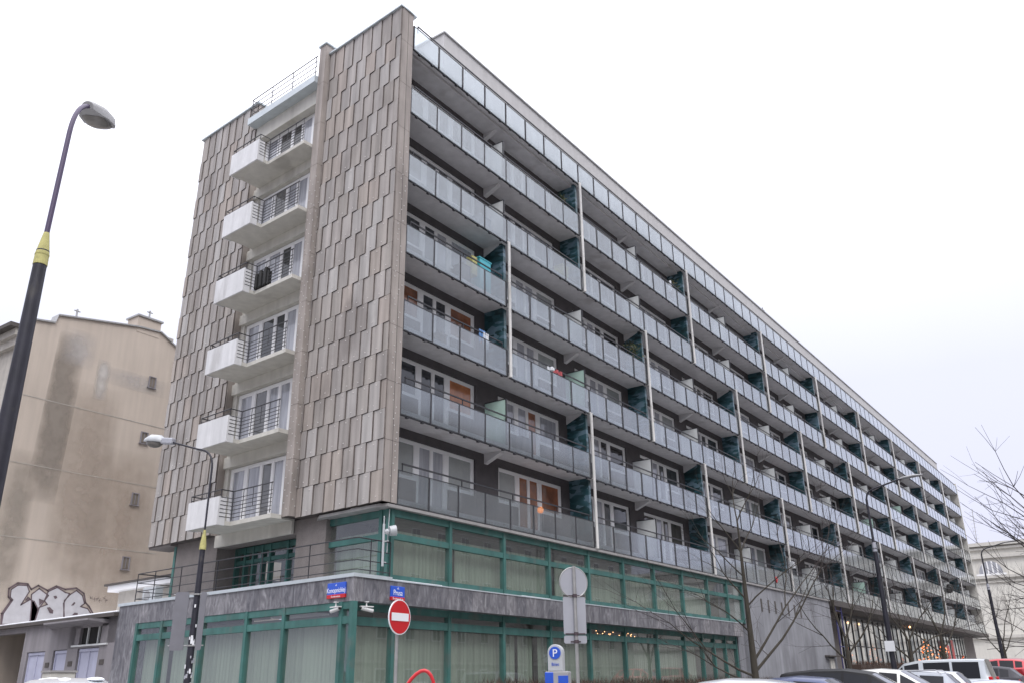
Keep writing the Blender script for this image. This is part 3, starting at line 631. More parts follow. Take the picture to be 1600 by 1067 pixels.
glaze('mezzanine_window',Y1,-.1,27.4,4.16,6.24,[-.03,2.7,5.65,8.5,11.35,14.2,17.05,19.95,22.85,25.3,27.3],(5.36,5.54))
glaze('mezzanine_window',lambda u,o,z:tuple(Vector((-.1,.17,0))+U*u-NN*o+Vector((0,0,z))),.0,3.2,4.16,6.24,[.04,.35,3.1],(5.36,5.54))
# blinds behind the glass, interior back wall and ceilings
def curtain(f,u0,u1,z0,z1,name='curtain'):
    mb=MB(f); n=int((u1-u0)/.09); rr=random.Random(int(u0*10+z0*7)); 
    gaps=[(rr.uniform(u0,u1),rr.uniform(.1,.3)) for _ in range(int((u1-u0)/7))]
    last=None
    for i in range(n+1):
        u=u0+(u1-u0)*i/n; o=.30+.014*(i%2)+.01*rr.random()
        if last and not any(abs(u-g)<w/2 for g,w in gaps): mb.poly([(last[0],last[1],z0),(u,o,z0),(u,o,z1),(last[0],last[1],z1)])
        last=(u,o)
    return mb.build(name,'curtain',B)
curtain(Y4,-1.3,22.0,-.5,2.87); curtain(lambda u,o,z:Pd(u,-.06-o,z),.3,11.4,-.5,2.95); curtain(Y1,.1,23.5,4.3,5.7)
curtain(lambda u,o,z:tuple(Vector((-.1,.17,0))+U*u-NN*o+Vector((0,0,z))),.3,3.2,4.3,5.7)
mb=MB(); mb.box(.6,26.5,3.2,3.3,-.6,3.5); mb.hexa([Pd(2.5,-3,-.6),Pd(2.5,-3.1,-.6),Pd(11.5,-3.1,-.6),Pd(11.5,-3,-.6),Pd(2.5,-3,3.5),Pd(2.5,-3.1,3.5),Pd(11.5,-3.1,3.5),Pd(11.5,-3,3.5)])
mb.box(.6,27.3,3.2,3.3,4.1,6.3); mb.box(26.5,26.56,.62,3.2,-.6,3.42); mb.box(27.25,27.31,.4,3.2,4.1,6.3); mb.box(-.0,27.2,1.2,3.2,3.42,3.46); mb.build('interior_wall','room',B)
# slab under the lowest balconies
mb=MB()
mb.prism([(-.42,-.03,6.25),(42.6,-.03,6.25),(42.6,YW+.4,6.25),(3.5,YW+.4,6.25),(1.2,YW+3,6.25),E(3.9,-.6,6.25),E(3.0,-.06,6.25),E(.35,-.06,6.25)],(0,0,.09)); mb.build('lower_slab','slab',B)
mb=MB(); mb.box(-.4,XE-.3,.3,YW+.42,6.342,6.42); mb.build('lower_soffit','soffit',B)
mb=MB(); mb.box(42.6,XE,-.25,3.2,5.98,6.36); mb.build('canopy_fascia','fascia',B)
# brown rendered lower end wall
mb=MB(E)
mb.box(2.95,4.45,-.8,-.32,4.1,6.40); mb.box(9.0,11.7,-.8,-.32,4.1,6.40); mb.box(4.45,9.0,-.8,-.32,5.95,6.40)
mb.box(2.95,11.7,-3.0,-.8,6.30,6.42); mb.box(11.7,13.25,-.9,-.02,6.30,6.39)
mb.box(9.0,9.2,-2.2,-.8,4.1,6.3); mb.box(4.25,4.45,-2.2,-.8,4.1,6.3); mb.box(2.95,3.1,-2.2,-.8,4.1,6.4)
mb.build('lower_end_wall','wallbrown',B)
glaze('entrance_window',lambda u,o,z:E(u,-1.15-o,z),4.46,9.0,4.16,6.0,[4.52,5.9,6.9,7.35,7.9,8.4,8.95],(5.42,5.55),mw=.1)
mb=MB(E); mb.box(4.4,9.1,-3.3,-3.2,4.1,6.4); mb.build('interior_wall','room',B)
mb=MB(E); mb.box(11.72,11.86,-.9,-.30,4.15,6.3); mb.build('green_post','green',B)
# grey wall beyond the shop, then the recessed glazed lobby
mb=MB(); mb.box(27.4,42.6,.06,1.2,-.6,6.25); mb.box(26.55,27.4,.3,1.2,-.6,6.25)
for i in range(7): mb.box(29.8+i*1.1,30.0+i*1.1,.04,.06,4.9,5.6,1)
mb.build('side_wall',['greywall','fascia'],B)
mb=MB(); mb.box(40.1,42.3,-.25,.06,2.72,2.80,1); mb.box(40.8,41.9,.0,.06,.7,2.62); mb.box(40.95,41.3,-.01,.0,1.3,2.5,2); mb.box(41.4,41.75,-.01,.0,1.3,2.5,2); mb.build('service_door',['galv','fascia','whitebld'],B)
mb=MB(); mb.box(42.6,46.5,1.6,2.2,0,6.1); mb.box(46.5,50,1.8,2.2,0,6.1); mb.build('lobby_wall','wallbrown',B)
mb=MB(); mb.box(99,XE,1.6,2.4,0,6.1); mb.build('lobby_wall','wallbrown',B)
fr=MB(); gl=MB()
x=50.
while x<99: fr.box(x-.05,x+.05,1.57,1.69,.9,6.0); x+=1.55
fr.box(50,99,1.55,1.7,.9,1.2); fr.box(50,99,1.6,1.67,3.7,3.78); fr.box(50,99,1.55,1.7,5.8,6.0); gl.poly([(50,1.62,1.2),(99,1.62,1.2),(99,1.62,5.8),(50,1.62,5.8)])
o=fr.build('lobby_window','iron',B); gl.build('glazing','lobby',o)
mb=MB(); mb.box(50,99,4.6,4.7,.9,6.1); mb.build('interior_wall',mat('interior_glow',(.6,.57,.52),.9,var=.3,vscale=.5,emit=(.75,.66,.6),estr=.45),B)  # back wall emits its own glow in place of room lighting
mb=MB()
for i in range(22):
    x=52+i*2.1; 
    if i%3!=1: mb=MB(); mb.box(x,x+1.0+.5*rt_.random(),2.3,2.33,1.0,5.6); mb.build('curtain','clothw',B)
# warm ceiling lamps seen in the lobby and shop
def bulbs(name,pts,r,label,cat,col,st,par=None):
    mb=MB()
    for p in pts: mb.ball(p,r,6)
    mt=mat(name+'_glow',(.9,.6,.3),.4,emit=col,estr=st); o=mb.build(name,mt,par)
    if not par: tag(o,label,cat)
    return o
mb=MB()
pts=[(50.3,1.9,5.5),(53.1,1.9,5.45),(56.5,2.0,5.5),(71.0,1.3,5.85)]
bulbs('ceiling_lamp',pts,.09,'','',(1,.45,.18),4,B)
ra=random.Random(5)
pts=[(13.6+i*.16+ra.uniform(-.04,.04)+(.6 if i>8 else 0),1.2+ra.uniform(-.1,.1),3.32-.14*abs(sin(i*.8))) for i in range(18)]
tag(bulbs('string_lights',pts,.02,'','',(1,.5,.22),3),'string of small warm lights hung high inside the ground floor shop window','string lights')

mb=MB(); mb.box(-.05,2.2,.02,.10,4.156,4.175); mb.box(6.5,8.3,.0,.1,4.156,4.17); mb.build('snow_trace','snow',B)
# --- terrace rail on the podium
mb=MB()
for h,rd in ((.22,.014),(.48,.014),(.78,.014),(1.10,.020)):
    z=4.12+h
    mb.tube([(-.14,.06,z),(-1.45,.06,z),Pd(.25,-.12,z),Pd(12.1,-.12,z),Pd(12.1,-1.6,z)],rd,6)
for q in ((-.14,.06),(-.95,.06)): mb.tube([(q[0],q[1],4.15),(q[0],q[1],5.2)],.018,6)
for u in (2.2,4.55,7.0,9.2,10.9,12.1): mb.tube([Pd(u,-.12,4.15),Pd(u,-.12,5.2)],.017,6)
mb.tube([Pd(12.1,-1.6,4.15),Pd(12.1,-1.6,5.2)],.017,6)
rl=thing('terrace_railing','thin dark iron railing along the marble-clad terrace edge','railing',(-1.6,0,4.12))
mb.build('rail_bars','iron',rl)
#@@PART2
# ================================================================ items on the balconies
def cloth(mb,x,y,z,w,h,mi):
    n=5
    for i in range(n):
        a=x+w*i/n; b=x+w*(i+1)/n; mb.box(a,b,y+.02*(i%2),y+.03+.02*(i%2),z-h+.03*((i*7)%3),z,mi)
c=MB(); cloth(c,4.2,.10,ZR(3)+1.42,.35,.5,0); cloth(c,4.45,.09,ZR(3)+1.36,.3,.62,1); cloth(c,4.3,.12,ZR(3)+1.1,.3,.2,2)
tag(c.build('laundry',['clothb','clothw','pink']),'bundle of blue, white and red cloth hung on the balcony rail before an orange-lit window','laundry')
c=MB(); cloth(c,8.75,.10,ZR(3)+1.34,.4,.32,0); cloth(c,9.1,.09,ZR(3)+1.33,.75,.22,1); c.ball((9.0,.05,ZR(3)+1.2),.12,6,0)
tag(c.build('laundry',['clothw','pink']),'white and dark red washing over the rail right of the first drain pipe','laundry')
c=MB(); c.box(4.55,5.25,.35,.85,ZR(4)+.2,ZR(4)+1.72); c.box(4.50,5.30,.33,.87,ZR(4)+1.72,ZR(4)+1.77); c.box(4.6,5.2,.335,.35,ZR(4)+.5,ZR(4)+1.6)
tag(c.build('storage_cabinet','teal',None,bevel=.02),'turquoise cabinet standing at the dark end of a balcony','cabinet')
c=MB(); c.box(4.15,4.45,.4,.7,ZR(4)+.9,ZR(4)+1.68); c.build('x','yellow'); o=D.objects['x']; o.name='storage_box'; tag(o,'pale yellow box beside the turquoise balcony cabinet','box')
t=thing('lantern','glowing orange lantern behind the lowest balcony, before the second window','lantern',(8.55,.5,ZR(1)+1.12))
c=MB(); c.tube([(8.55,.5,ZR(1)+.2),(8.55,.5,ZR(1)+1.0)],.02,6); c.build('stand','iron',t)
c=MB(); c.ball((8.55,.5,ZR(1)+1.12),.13,10); c.build('globe',mat('lantern_glow',(.9,.4,.1),.4,emit=(1,.26,.05),estr=1.3),t,smooth=True)
c=MB(E); 
for i in range(9):
    a=6.85+.0; c.box(6.0+.09*i,6.0+.09*i+.10,.52+.02*(i%2),.70+.03*((i*5)%3),ZR(4)+.17,ZR(4)+.75+.05*((i*3)%4))
tag(c.build('dark_bag','black',None,bevel=.03),'black plastic-wrapped bundle on the open part of the end balcony','bag')
def pot(x,y,z,label,grp=None,s=1,sc_=True):
    t=thing('potted_plant',label,'plant',(x,y,z),0,grp)
    c=MB(); c.tube([(0,0,0),(0,0,.22*s)],[.09*s,.13*s],10); c.build('pot','fascia',t,loc=(0,0,0))
    c=MB(); rr=random.Random(int(x*31)); 
    for i in range(150):
        a=rr.uniform(0,6.28); e_=rr.uniform(.2,1); q=rr.uniform(.05,.34)*s; p=Vector((cos(a)*q,sin(a)*q,.22*s+rr.uniform(0,.55)*s)); d=Vector((rr.uniform(-1,1),rr.uniform(-1,1),rr.uniform(-.5,1)))*.07*s; w=Vector((rr.uniform(-1,1),rr.uniform(-1,1),rr.uniform(-1,1)))*.03*s
        c.poly([p,p+d+w,p+d*2,p+d-w])
    c.build('foliage','leaf',t,loc=(0,0,0)); return t
pot(10.9,.5,ZR(6)+.95,'shrubby plant high beside the dark mosaic wall on the second row from the top',s=1.2)
pot(22.6,.45,ZR(6)+.95,'leafy plant beside the second dark mosaic wall on the second row from the top',s=1.3)
pot(17.0,.4,ZR(4)+.95,'trailing plant at the white pipe of the middle balcony rows',s=1.4)
c=MB(); 
for i in range(7): c.ball((22.0+.02*i,.35,ZR(6)+1.15+.09*i),.13-.008*i,6)
tag(c.build('white_figure','clothw',None,smooth=True),'white bundle standing on the balcony by the second mosaic wall','figure')
def heart(x,z,label):
    c=MB(); c.ball((x,-.02,z),.10,8,0,(1,.3,1)); c.ball((x+.15,-.02,z),.10,8,0,(1,.3,1)); c.prism([(x-.09,-.04,z-.02),(x+.075,-.04,z-.26),(x+.24,-.04,z-.02)],(0,.04,0))
    tag(c.build('heart_ornament','red',None,smooth=True),label,'ornament')
heart(32.6,ZR(1)+.55,'red heart ornament fixed to a lowest-row glass panel behind the bare tree')
c=MB(); c.tube([(-.5,.02,4.5),(-.5,.02,5.72)],.035,8); c.tube([(-.5,.02,5.2),(-.3,.0,5.25)],.02,6); c.tube([(-.5,.02,5.5),(-.5,.02,5.95)],.02,6)
c.tube([(-.52,.02,4.62),(-.36,.02,4.62)],.015,6); c.tube([(-.25,.10,4.9),(-.2,.10,6.2)],.014,6)
t=thing('antenna_mast','white antenna mast with a small round dish on the terrace corner railing','antenna',(-.5,.02,4.5)); c.build('mast','lampwhite',t,smooth=True)
c=MB(); c.tube([(-.34,-.06,5.52),(-.18,-.16,5.55)],[.14,.16],14); c.ball((-.40,-.02,5.5),.09,8); c.build('dish','lampwhite',t,smooth=True)
c=MB(); c.box(24*WP-.22,24*WP+.22,-.32,-.10,ZR(1)+1.35,ZR(1)+1.75); tag(c.build('meter_box','lampwhite',None,bevel=.02),'small white box fixed to the drain pipe beside the large bare tree','box')
c=MB()
for i in range(9): c.ball((85.5+.35*(i%3)+.1*i,-.1-.1*(i%2),ZR(2)+.9+.22*(i//3)),.28,6)
tag(c.build('dark_sacks','black',None,smooth=True),'heap of dark sacks on a far balcony near the end of the block','sacks')
for (x,r,w,h,m_,lb,ct) in ((3.6,4,.5,.75,'black','dark round grill behind the frosted glass left of the turquoise cabinet','grill'),(4.8,5,.7,.5,'alu','low grey chest blurred behind the glass one row above the turquoise cabinet','chest'),(7.4,2,.8,.6,'black','dark low table blurred behind glass beside the green partition','table'),(10.7,5,.5,.7,'yellow','yellowish sack behind glass at the foot of the second-row mosaic wall','sack'),(2.3,3,.45,.4,'wood','wooden crate behind the glass below the orange-lit window','crate')):
    c=MB(); c.box(x-w/2,x+w/2,.25,.7,ZR(r)+.3,ZR(r)+.2+h); c.box(x-w/2-.03,x+w/2+.03,.22,.73,ZR(r)+.2+h,ZR(r)+.25+h)
    for q in (-1,1): c.box(x+q*(w/2-.05)-.02,x+q*(w/2-.05)+.02,.3,.65,ZR(r)+.19,ZR(r)+.3)
    tag(c.build('balcony_'+ct,m_,None,bevel=.02),lb,ct)
# surveillance cameras
def cctv(x,y,z,rz,label):
    t=thing('surveillance_camera',label,'camera',(x,y,z),rz,'cameras under the marble band')
    c=MB(); c.tube([(0,0,.02),(0,0,.17)],.02,8); c.ball((0,0,.03),.045,8); c.box(-.05,.05,-.05,.05,.15,.175); c.build('bracket','camw',t,loc=(0,0,0),smooth=True)
    c=MB(); c.tube([(-.20,0,-.075),(.16,0,-.01)],.052,12); c.box(-.20,.19,-.055,.055,.02,.05); c.build('housing','camw',t,loc=(0,0,0),smooth=True)
    c=MB(); c.tube([(.16,0,-.01),(.185,0,-.006)],.042,12); c.build('lens','black',t,loc=(0,0,0))
cctv(-1.66,.62,3.30,math.radians(-95),'white surveillance camera under the long blue street sign')
cctv(-1.15,-.06,3.30,math.radians(160),'white surveillance camera between the two blue street signs')
# street name plates
def plate(o,x,n,w,h,words,size,label):
    O=Vector(o); X=Vector(x).normalized(); Nn=Vector(n).normalized()
    def f(a,b,c_): return tuple(O+X*a+Nn*b+Vector((0,0,c_)))
    t=thing('street_sign',label,'street sign',o)
    c=MB(f); c.box(-w/2,w/2,0,.05,-h/2,h/2); c.build('plate','blue',t,bevel=.012)
    c=MB(f); c.box(-w/2-.001,w/2+.001,.0,.056,-h/2-.002,-h/2+h*.24); c.build('red_strip','red',t,bevel=.006)
    text(words,size,'lettering','ltext',t,f(.0,.053,-h*.14),X,(0,0,1),squash=.8)
    text('ul.',size*.42,'lettering','ltext',t,f(0,.053,h*.28),X,(0,0,1))
    text('Śródmieście',size*.33,'lettering','ltext',t,f(0,.059,-h*.45),X,(0,0,1),squash=1.2)
a=Vector(Pd(.68,.004,3.79))
plate(tuple(a),tuple(-U),tuple(NN),.78,.42,'Konopnickiej',.19,'long blue and red street name plate lettered Konopnickiej at the band corner')
plate((.12,-.004,3.78),(1,0,0),(0,-1,0),.58,.40,'Prusa',.22,'short blue and red street name plate lettered Prusa above the no entry sign')
# ================================================================ old tan building with a blank side wall
T=thing('tan_building','old tan rendered building with a stained blank side wall and silver graffiti','building',(-1.1,24,0))
prof=[(-1.1,0),(-1.1,18.3),(.15,18.5),(.25,18.95),(4.6,19.75),(5.95,19.85),(7.2,19.2),(9.5,17.8),(16,17.6),(16,0)]
c=MB(); 
c.prism([(x,24,z) for x,z in prof],(0,.5,0)); c.build('side_wall','tan',T)
c=MB(); c.box(-1.09,15.9,24.5,60,0,18.2); c.build('street_front','tan2',T)
c=MB(); c.box(-1.55,-1.09,24.1,60,17.4,17.75); c.box(-1.35,-1.09,24.1,60,17.0,17.4); c.box(-1.25,-1.09,24.1,60,13.6,13.85); c.box(-1.22,-1.09,24.1,60,5.0,5.3); c.build('cornice','tan2',T)
c=MB(); c.box(-1.9,-1.0,24.0,60,17.75,17.95); c.build('eaves','fascia',T)
for i in range(8):
    for z in (6,9.6,14.2): 
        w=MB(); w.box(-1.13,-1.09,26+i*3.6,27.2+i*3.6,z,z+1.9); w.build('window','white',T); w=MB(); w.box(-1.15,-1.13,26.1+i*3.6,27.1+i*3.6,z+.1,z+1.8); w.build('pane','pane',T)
# coping along the sloping top
c=MB()
for (a,b) in zip(prof[1:8],prof[2:9]): 
    c.hexa([(a[0],23.9,a[1]),(b[0],23.9,b[1]),(b[0],24.6,b[1]),(a[0],24.6,a[1]),(a[0],23.9,a[1]+.08),(b[0],23.9,b[1]+.08),(b[0],24.6,b[1]+.08),(a[0],24.6,a[1]+.08)])
c.build('coping','galv',T)
c=MB(); c.box(4.5,5.9,23.98,25,19.5,20.4); c.build('chimney','tan',T); c=MB(); c.box(4.42,5.98,23.9,25.1,20.4,20.5); c.build('chimney_cap','galv',T)
c=MB(); c.box(6.4,7.4,25,26,18.8,20.2); c.build('chimney','tan2',T)
c=MB()
for x in (1.3,5.3): 
    z=19.2 if x<2 else 20.5
    c.tube([(x,24.3,z),(x,24.3,z+.55)],.05,6); c.tube([(x-.16,24.3,z+.45),(x+.16,24.3,z+.45)],.035,6)
c.build('roof_vent','galv',T)
c=MB(); c.tube([(-1.2,23.9,17.6),(-1.2,23.9,1)],.09,8); c.build('downpipe','coping',T,smooth=True)
for z in (16.63,13.51,10.23,6.98):
    w=MB(); w.box(5.63,5.69,23.93,23.995,z,z+.62); w.box(6.0,6.06,23.93,23.995,z,z+.62); w.box(5.69,6.0,23.93,23.995,z+.58,z+.62); w.box(5.58,6.11,23.90,23.995,z-.04,z+.0); w.box(5.83,5.86,23.95,23.975,z+.05,z+.58); w.build('window','grey',T); w=MB(); w.box(5.69,6.0,23.975,23.985,z+.05,z+.58); w.build('pane','stain',T)
c=MB(); c.box(-.95,7.5,23.985,23.997,14.55,14.585); c.box(-.95,7.5,23.985,23.997,11.3,11.33); c.box(-.95,7.5,23.985,23.997,7.9,7.93); c.build('render_seam','tan2',T)
rr=random.Random(2)
def blob(mb,cx,cz,w,h,y,n=16,j=.25):
    mb.poly([(cx+w*cos(2*pi*i/n)*(1+rr.uniform(-j,j)),y,cz+h*sin(2*pi*i/n)*(1+rr.uniform(-j,j))) for i in range(n)][::-1])
def ribbon(mb,pts,y):
    """irregular vertical stain: list of (x,z,halfwidth)"""
    L=[(x-w*(1+rr.uniform(-.2,.2)),y,z) for x,z,w in pts]; R=[(x+w*(1+rr.uniform(-.2,.2)),y,z) for x,z,w in pts]
    for i in range(len(pts)-1): mb.poly([L[i],R[i],R[i+1],L[i+1]])
# a real rain stain: wall material with soft-edged procedural streak
def soft(name,col,xc,xw,z0,z1,y,amp=.8,drift=0):
    mt=D.materials.new(name); mt.use_nodes=True; t=mt.node_tree; n=t.nodes; l=t.links; b=n['Principled BSDF']; b.inputs['Roughness'].default_value=.95; b.inputs['Base Color'].default_value=(*col,1)
    tc=n.new('ShaderNodeTexCoord'); s_=n.new('ShaderNodeSeparateXYZ'); l.new(tc.outputs['Generated'],s_.inputs[0])
    nz=n.new('ShaderNodeTexNoise'); nz.inputs['Scale'].default_value=1.3; nz.inputs['Detail'].default_value=5; l.new(tc.outputs['Object'],nz.inputs['Vector'])
    def mth(op,a,b_=None,c_=None):
        m_=n.new('ShaderNodeMath'); m_.operation=op
        for i,q in enumerate((a,b_,c_)):
            if q is None: continue
            if isinstance(q,(int,float)): m_.inputs[i].default_value=q
            else: l.new(q,m_.inputs[i])
        return m_.outputs[0]
    def hump(o): return mth('MULTIPLY',mth('MULTIPLY',o,mth('SUBTRACT',1,o)),4)
    f=mth('MULTIPLY',mth('MULTIPLY',mth('POWER',hump(s_.outputs[0]),1.3),mth('POWER',hump(s_.outputs[2]),.7)),mth('MULTIPLY',nz.outputs['Fac'],1.9*amp)); f=mth('MINIMUM',f,.92)
    tr=n.new('ShaderNodeBsdfTransparent'); mx=n.new('ShaderNodeMixShader'); l.new(f,mx.inputs[0]); l.new(tr.outputs[0],mx.inputs[1]); l.new(b.outputs[0],mx.inputs[2]); l.new(mx.outputs[0],n['Material Output'].inputs[0])
    c=MB(); c.poly([(xc-xw,y,z0),(xc+xw,y,z0),(xc+xw+drift,y,z1),(xc-xw+drift,y,z1)]); return c.build('rain_stain',mt,T)
soft('stain_tall',(.27,.235,.20),1.0,.75,9.6,18.3,23.990,1.0,.25)
soft('stain_second',(.42,.35,.29),2.9,1.6,6,16,23.991,.6)
soft('stain_low',(.43,.35,.285),5.0,2.4,5,13,23.992,.5)
soft('stain_edge',(.34,.30,.255),0.0,.8,5,12,23.993,.6)
soft('patch_pale',(.55,.52,.50),1.6,1.0,16.6,18.6,23.989,.5); soft('patch_band',(.53,.50,.48),4.9,2.2,16.2,17.2,23.988,.5)
soft('patch_v',(.55,.52,.49),3.05,.4,15.2,17.4,23.987,.9)
# graffiti sprayed low on the wall
g=MB()
gout=[(0.37,4.0),(0.3,4.55),(0.6,5.15),(0.45,5.27),(0.4,5.64),(0.75,5.91),(1.2,5.9),(1.4,5.67),(1.69,5.87),(2.15,5.68),(2.53,5.91),(2.99,5.79),(3.51,5.89),(3.93,5.67),(4.08,5.26),(4.29,5.09),(4.54,4.78),(4.44,4.3)]
gl_=[[(0.38,4.1),(0.37,4.55),(0.67,5.16),(0.53,5.28),(0.51,5.6),(0.78,5.82),(1.19,5.83),(1.33,5.57),(1.06,4.96),(1.44,5.23),(1.64,5.15),(1.89,4.81),(1.8,4.1)],
[(1.55,4.92),(1.45,5.45),(1.76,5.74),(2.24,5.46),(1.92,4.9),(1.81,4.2),(1.61,4.2)],
[(1.81,4.2),(1.9,4.9),(2.26,5.06),(2.09,5.22),(2.2,5.64),(2.59,5.85),(3.02,5.65),(3.22,5.62),(3.01,5.15),(3.16,4.57),(3.1,4.2)],
[(3.16,4.3),(3.03,5.29),(3.19,5.48),(3.27,5.58),(3.54,5.78),(3.87,5.57),(4.04,5.21),(3.86,5.06),(4.23,4.99),(4.44,4.77),(4.3,4.3)]]
gh=[[(2.47,5.45),(2.61,5.48),(2.68,5.38),(2.57,5.32)],[(2.26,4.92),(2.4,4.95),(2.59,4.81),(2.59,4.67),(2.43,4.69)],[(3.39,5.08),(3.51,5.25),(3.59,5.21),(3.51,5.09)],[(3.51,4.65),(3.62,4.77),(3.79,4.76),(3.78,4.67)],[(1.9,4.99),(1.82,5.3),(2.09,5.22)],[(1.2,5.17),(1.3,5.35),(1.43,5.29),(1.4,5.2)]]
for p in gl_: g.poly([(x,23.978,z) for x,z in p],0)
def outl(p,w,y):
    for a,b in zip(p,p[1:]+p[:1]):
        d=Vector((b[0]-a[0],0,b[1]-a[1])); 
        if d.length<1e-3: continue
        n_=Vector((-d.z,0,d.x)).normalized()*w; A=Vector((a[0],y,a[1]))-d.normalized()*w*.6; Bq=Vector((b[0],y,b[1]))+d.normalized()*w*.6; g.poly([A-n_,Bq-n_,Bq+n_,A+n_],1)
for i,p in enumerate(gl_): outl(p,.026,23.974-.001*i)
outl(gout,.036,23.969)
for p in gh: g.poly([(x,23.965,z) for x,z in p],1)
for i,(x,z) in enumerate([(4.3,5.5),(4.5,5.45),(4.65,5.5),(4.8,5.42),(4.95,5.5),(5.1,5.4)]):
    for k in range(3): 
        a=rr.uniform(0,3.1); d=Vector((cos(a),0,sin(a)))*.08; n_=Vector((-sin(a),0,cos(a)))*.008; P=Vector((x+rr.uniform(-.05,.05),23.960,z+rr.uniform(-.05,.05))); g.poly([P-d-n_,P+d-n_,P+d+n_,P-d+n_],1)
g.build('graffiti',['graf1','graf2'],T)
# ================================================================ garage row
Gg=thing('garage_row','low grey rendered garage row with pale lilac doors and a dark open bay','garages',Pd(13,0,0))
c=MB(Pd)
for (a,b,z0,z1) in ((12.92,14.1,-.6,3.8),(15.75,16.6,-.6,3.8),(17.75,18.45,-.6,3.8),(20.1,20.55,-.6,3.8),(14.1,15.75,2.78,2.9),(16.6,17.75,2.78,3.8),(18.45,20.1,2.78,3.8),(14.1,13.6,3.5,3.8),(13.62,16.1,3.52,3.8),(20.55,24,3.58,3.8)):
    if b>a: c.box(a,b,-.35,-.05,z0,z1)
c.box(12.92,13.6,-.36,-.05,2.9,3.8); c.box(16.1,16.61,-.36,-.05,2.8,3.8)
c.build('front_wall','grey',Gg)
c=MB(Pd); c.box(12.95,24,-5.5,-5.2,-.6,3.8); c.box(20.45,20.6,-5.2,-.35,-.6,3.8); c.build('inner_wall','fascia',Gg)
c=MB(Pd); c.box(12.9,24.3,-5.8,.18,3.8,3.93); c.build('roof_edge','fascia',Gg); c=MB(Pd); c.box(12.95,24.2,-5.7,.08,3.93,4.0); c.build('roof_snow','snow',Gg,bevel=.03)
c=MB(Pd); c.hexa([(13.65,-.05,3.6),(18.3,-.05,3.6),(17.2,.75,3.68),(13.65,.75,3.68),(13.65,-.05,3.74),(18.3,-.05,3.74),(17.2,.75,3.74),(13.65,.75,3.74)]); c.build('canopy','grey',Gg)
c=MB(Pd); c.box(13.6,16.1,-.2,-.16,2.9,3.52); c.build('transom_window','dark',Gg)
c=MB(Pd); 
for u in (13.62,14.42,15.24,16.06): c.box(u-.03,u+.03,-.16,-.10,2.9,3.52)
c.box(13.5,16.2,-.16,.02,2.84,2.9); c.build('window_bars','partw',Gg)
for (a,b) in ((14.15,15.7),(16.65,17.7),(18.5,20.05)):
    c=MB(Pd); c.box(a,b,-.22,-.15,-.5,2.76); m2=(a+b)/2
    c.box(a,b,-.15,-.10,2.66,2.76); 
    c.box(a+.02,a+.08,-.15,-.11,-.5,2.66); c.box(b-.08,b-.02,-.15,-.11,-.5,2.66)
    if b-a>1.3: c.box(m2-.03,m2+.03,-.15,-.12,-.5,2.66)
    c.build('garage_door','lilac',Gg)
for u in (18.1,16.19,13.75): c=MB(Pd); c.box(u-.16,u+.16,-.05,-.03,2.16,2.34); c.build('vent','fascia',Gg)
# small annex with a white roof edge behind the terrace
An=thing('annex','small flat-roofed annex with a white fascia behind the terrace railing','annex',E(14,-1,4))
c=MB(E); c.box(12.0,17.0,-5,-1.0,3.9,5.1); c.build('wall','tan2',An); c=MB(E); c.box(11.8,17.4,-5.2,-.7,5.08,5.32); c.build('roof_fascia','white',An); c=MB(E); c.box(11.7,17.6,-5.3,-.62,5.32,5.40); c.build('roof_edge','fascia',An)
ac=thing('air_conditioner','white air conditioner unit with a round fan standing on the terrace','air conditioner',E(12.8,-.1,4.2))
c=MB(E); c.box(12.35,13.25,-.35,-.02,4.28,4.9); c.build('casing','lampwhite',ac,bevel=.02)
c=MB(E); c.disc((12.9,-.015,4.58),(0,1,0),.2,.02,20); c.build('fan_grille','galv',ac); c=MB(E); c.box(12.4,13.2,-.3,-.05,4.18,4.28); c.build('stand','iron',ac)
# ================================================================ far white building
Wb=thing('white_building','large cream classical building with cornices and arched windows at the street end','building',(125,0,0))
c=MB(); c.box(125,150,-70,14,0,19.2); c.build('wall','whitebld',Wb)
c=MB()
for z,h,p in ((19.2,.5,.7),(18.7,.3,.4),(17.5,.35,.45),(14.7,.35,.5),(14.1,.18,.25),(6.6,.4,.4),(2.4,.3,.25)): c.box(125-p,125,-70.2,14.2,z,z+h)
c.build('cornice','whitetrim',Wb)
for y in range(-60,8,6):
    yy=y+.6; w=MB(); n=12
    arc=[(yy+1.55*cos(pi*i/n),15.35+1.75*sin(pi*i/n)) for i in range(n+1)]
    out=[(yy+1.95*cos(pi*i/n),15.2+2.15*sin(pi*i/n)) for i in range(n+1)]
    w.prism([(124.86,a,b) for a,b in out],(.14,0,0)); fr_=w.build('arched_window','whitetrim',Wb)
    w=MB(); w.prism([(124.80,a,b) for a,b in arc],(.06,0,0)); w.build('pane','panewhite',fr_)
    w=MB()
    for q in (-.9,-.3,.3,.9): w.box(124.7,124.80,yy+q-.09,yy+q+.09,15.35,15.35+1.75*math.sqrt(max(0,1-(q/1.55)**2)))
    w.box(124.7,124.86,yy-1.95,yy+1.95,15.1,15.35); w.build('mullion','white',fr_)
    w=MB(); w.box(124.9,125,yy-1.0,yy+1.0,8.5,12.2); w.build('blind_panel','whitetrim',Wb)
c=MB(); c.tube([(140,3.8,19.2),(140,3.4,27.2)],.06,5)
for i in range(12): c.tube([(140,3.3,20+i*.6),(140,4.0,20+i*.6)],.03,4)
tag(c.build('lattice_mast','galv'),'thin antenna mast rising above the cream building at the street end','mast')

# ================================================================ street lamps
def base_pole(t,h0,h1,r0,r1,mname='polepaint'):
    c=MB(); c.tube([(0,0,-.3),(0,0,h1)],[r0,r1],14); c.tube([(0,0,-.3),(0,0,1.1)],[r0*1.15,r0*1.1],14); c.build('pole',mname,t,loc=(0,0,0),smooth=True)
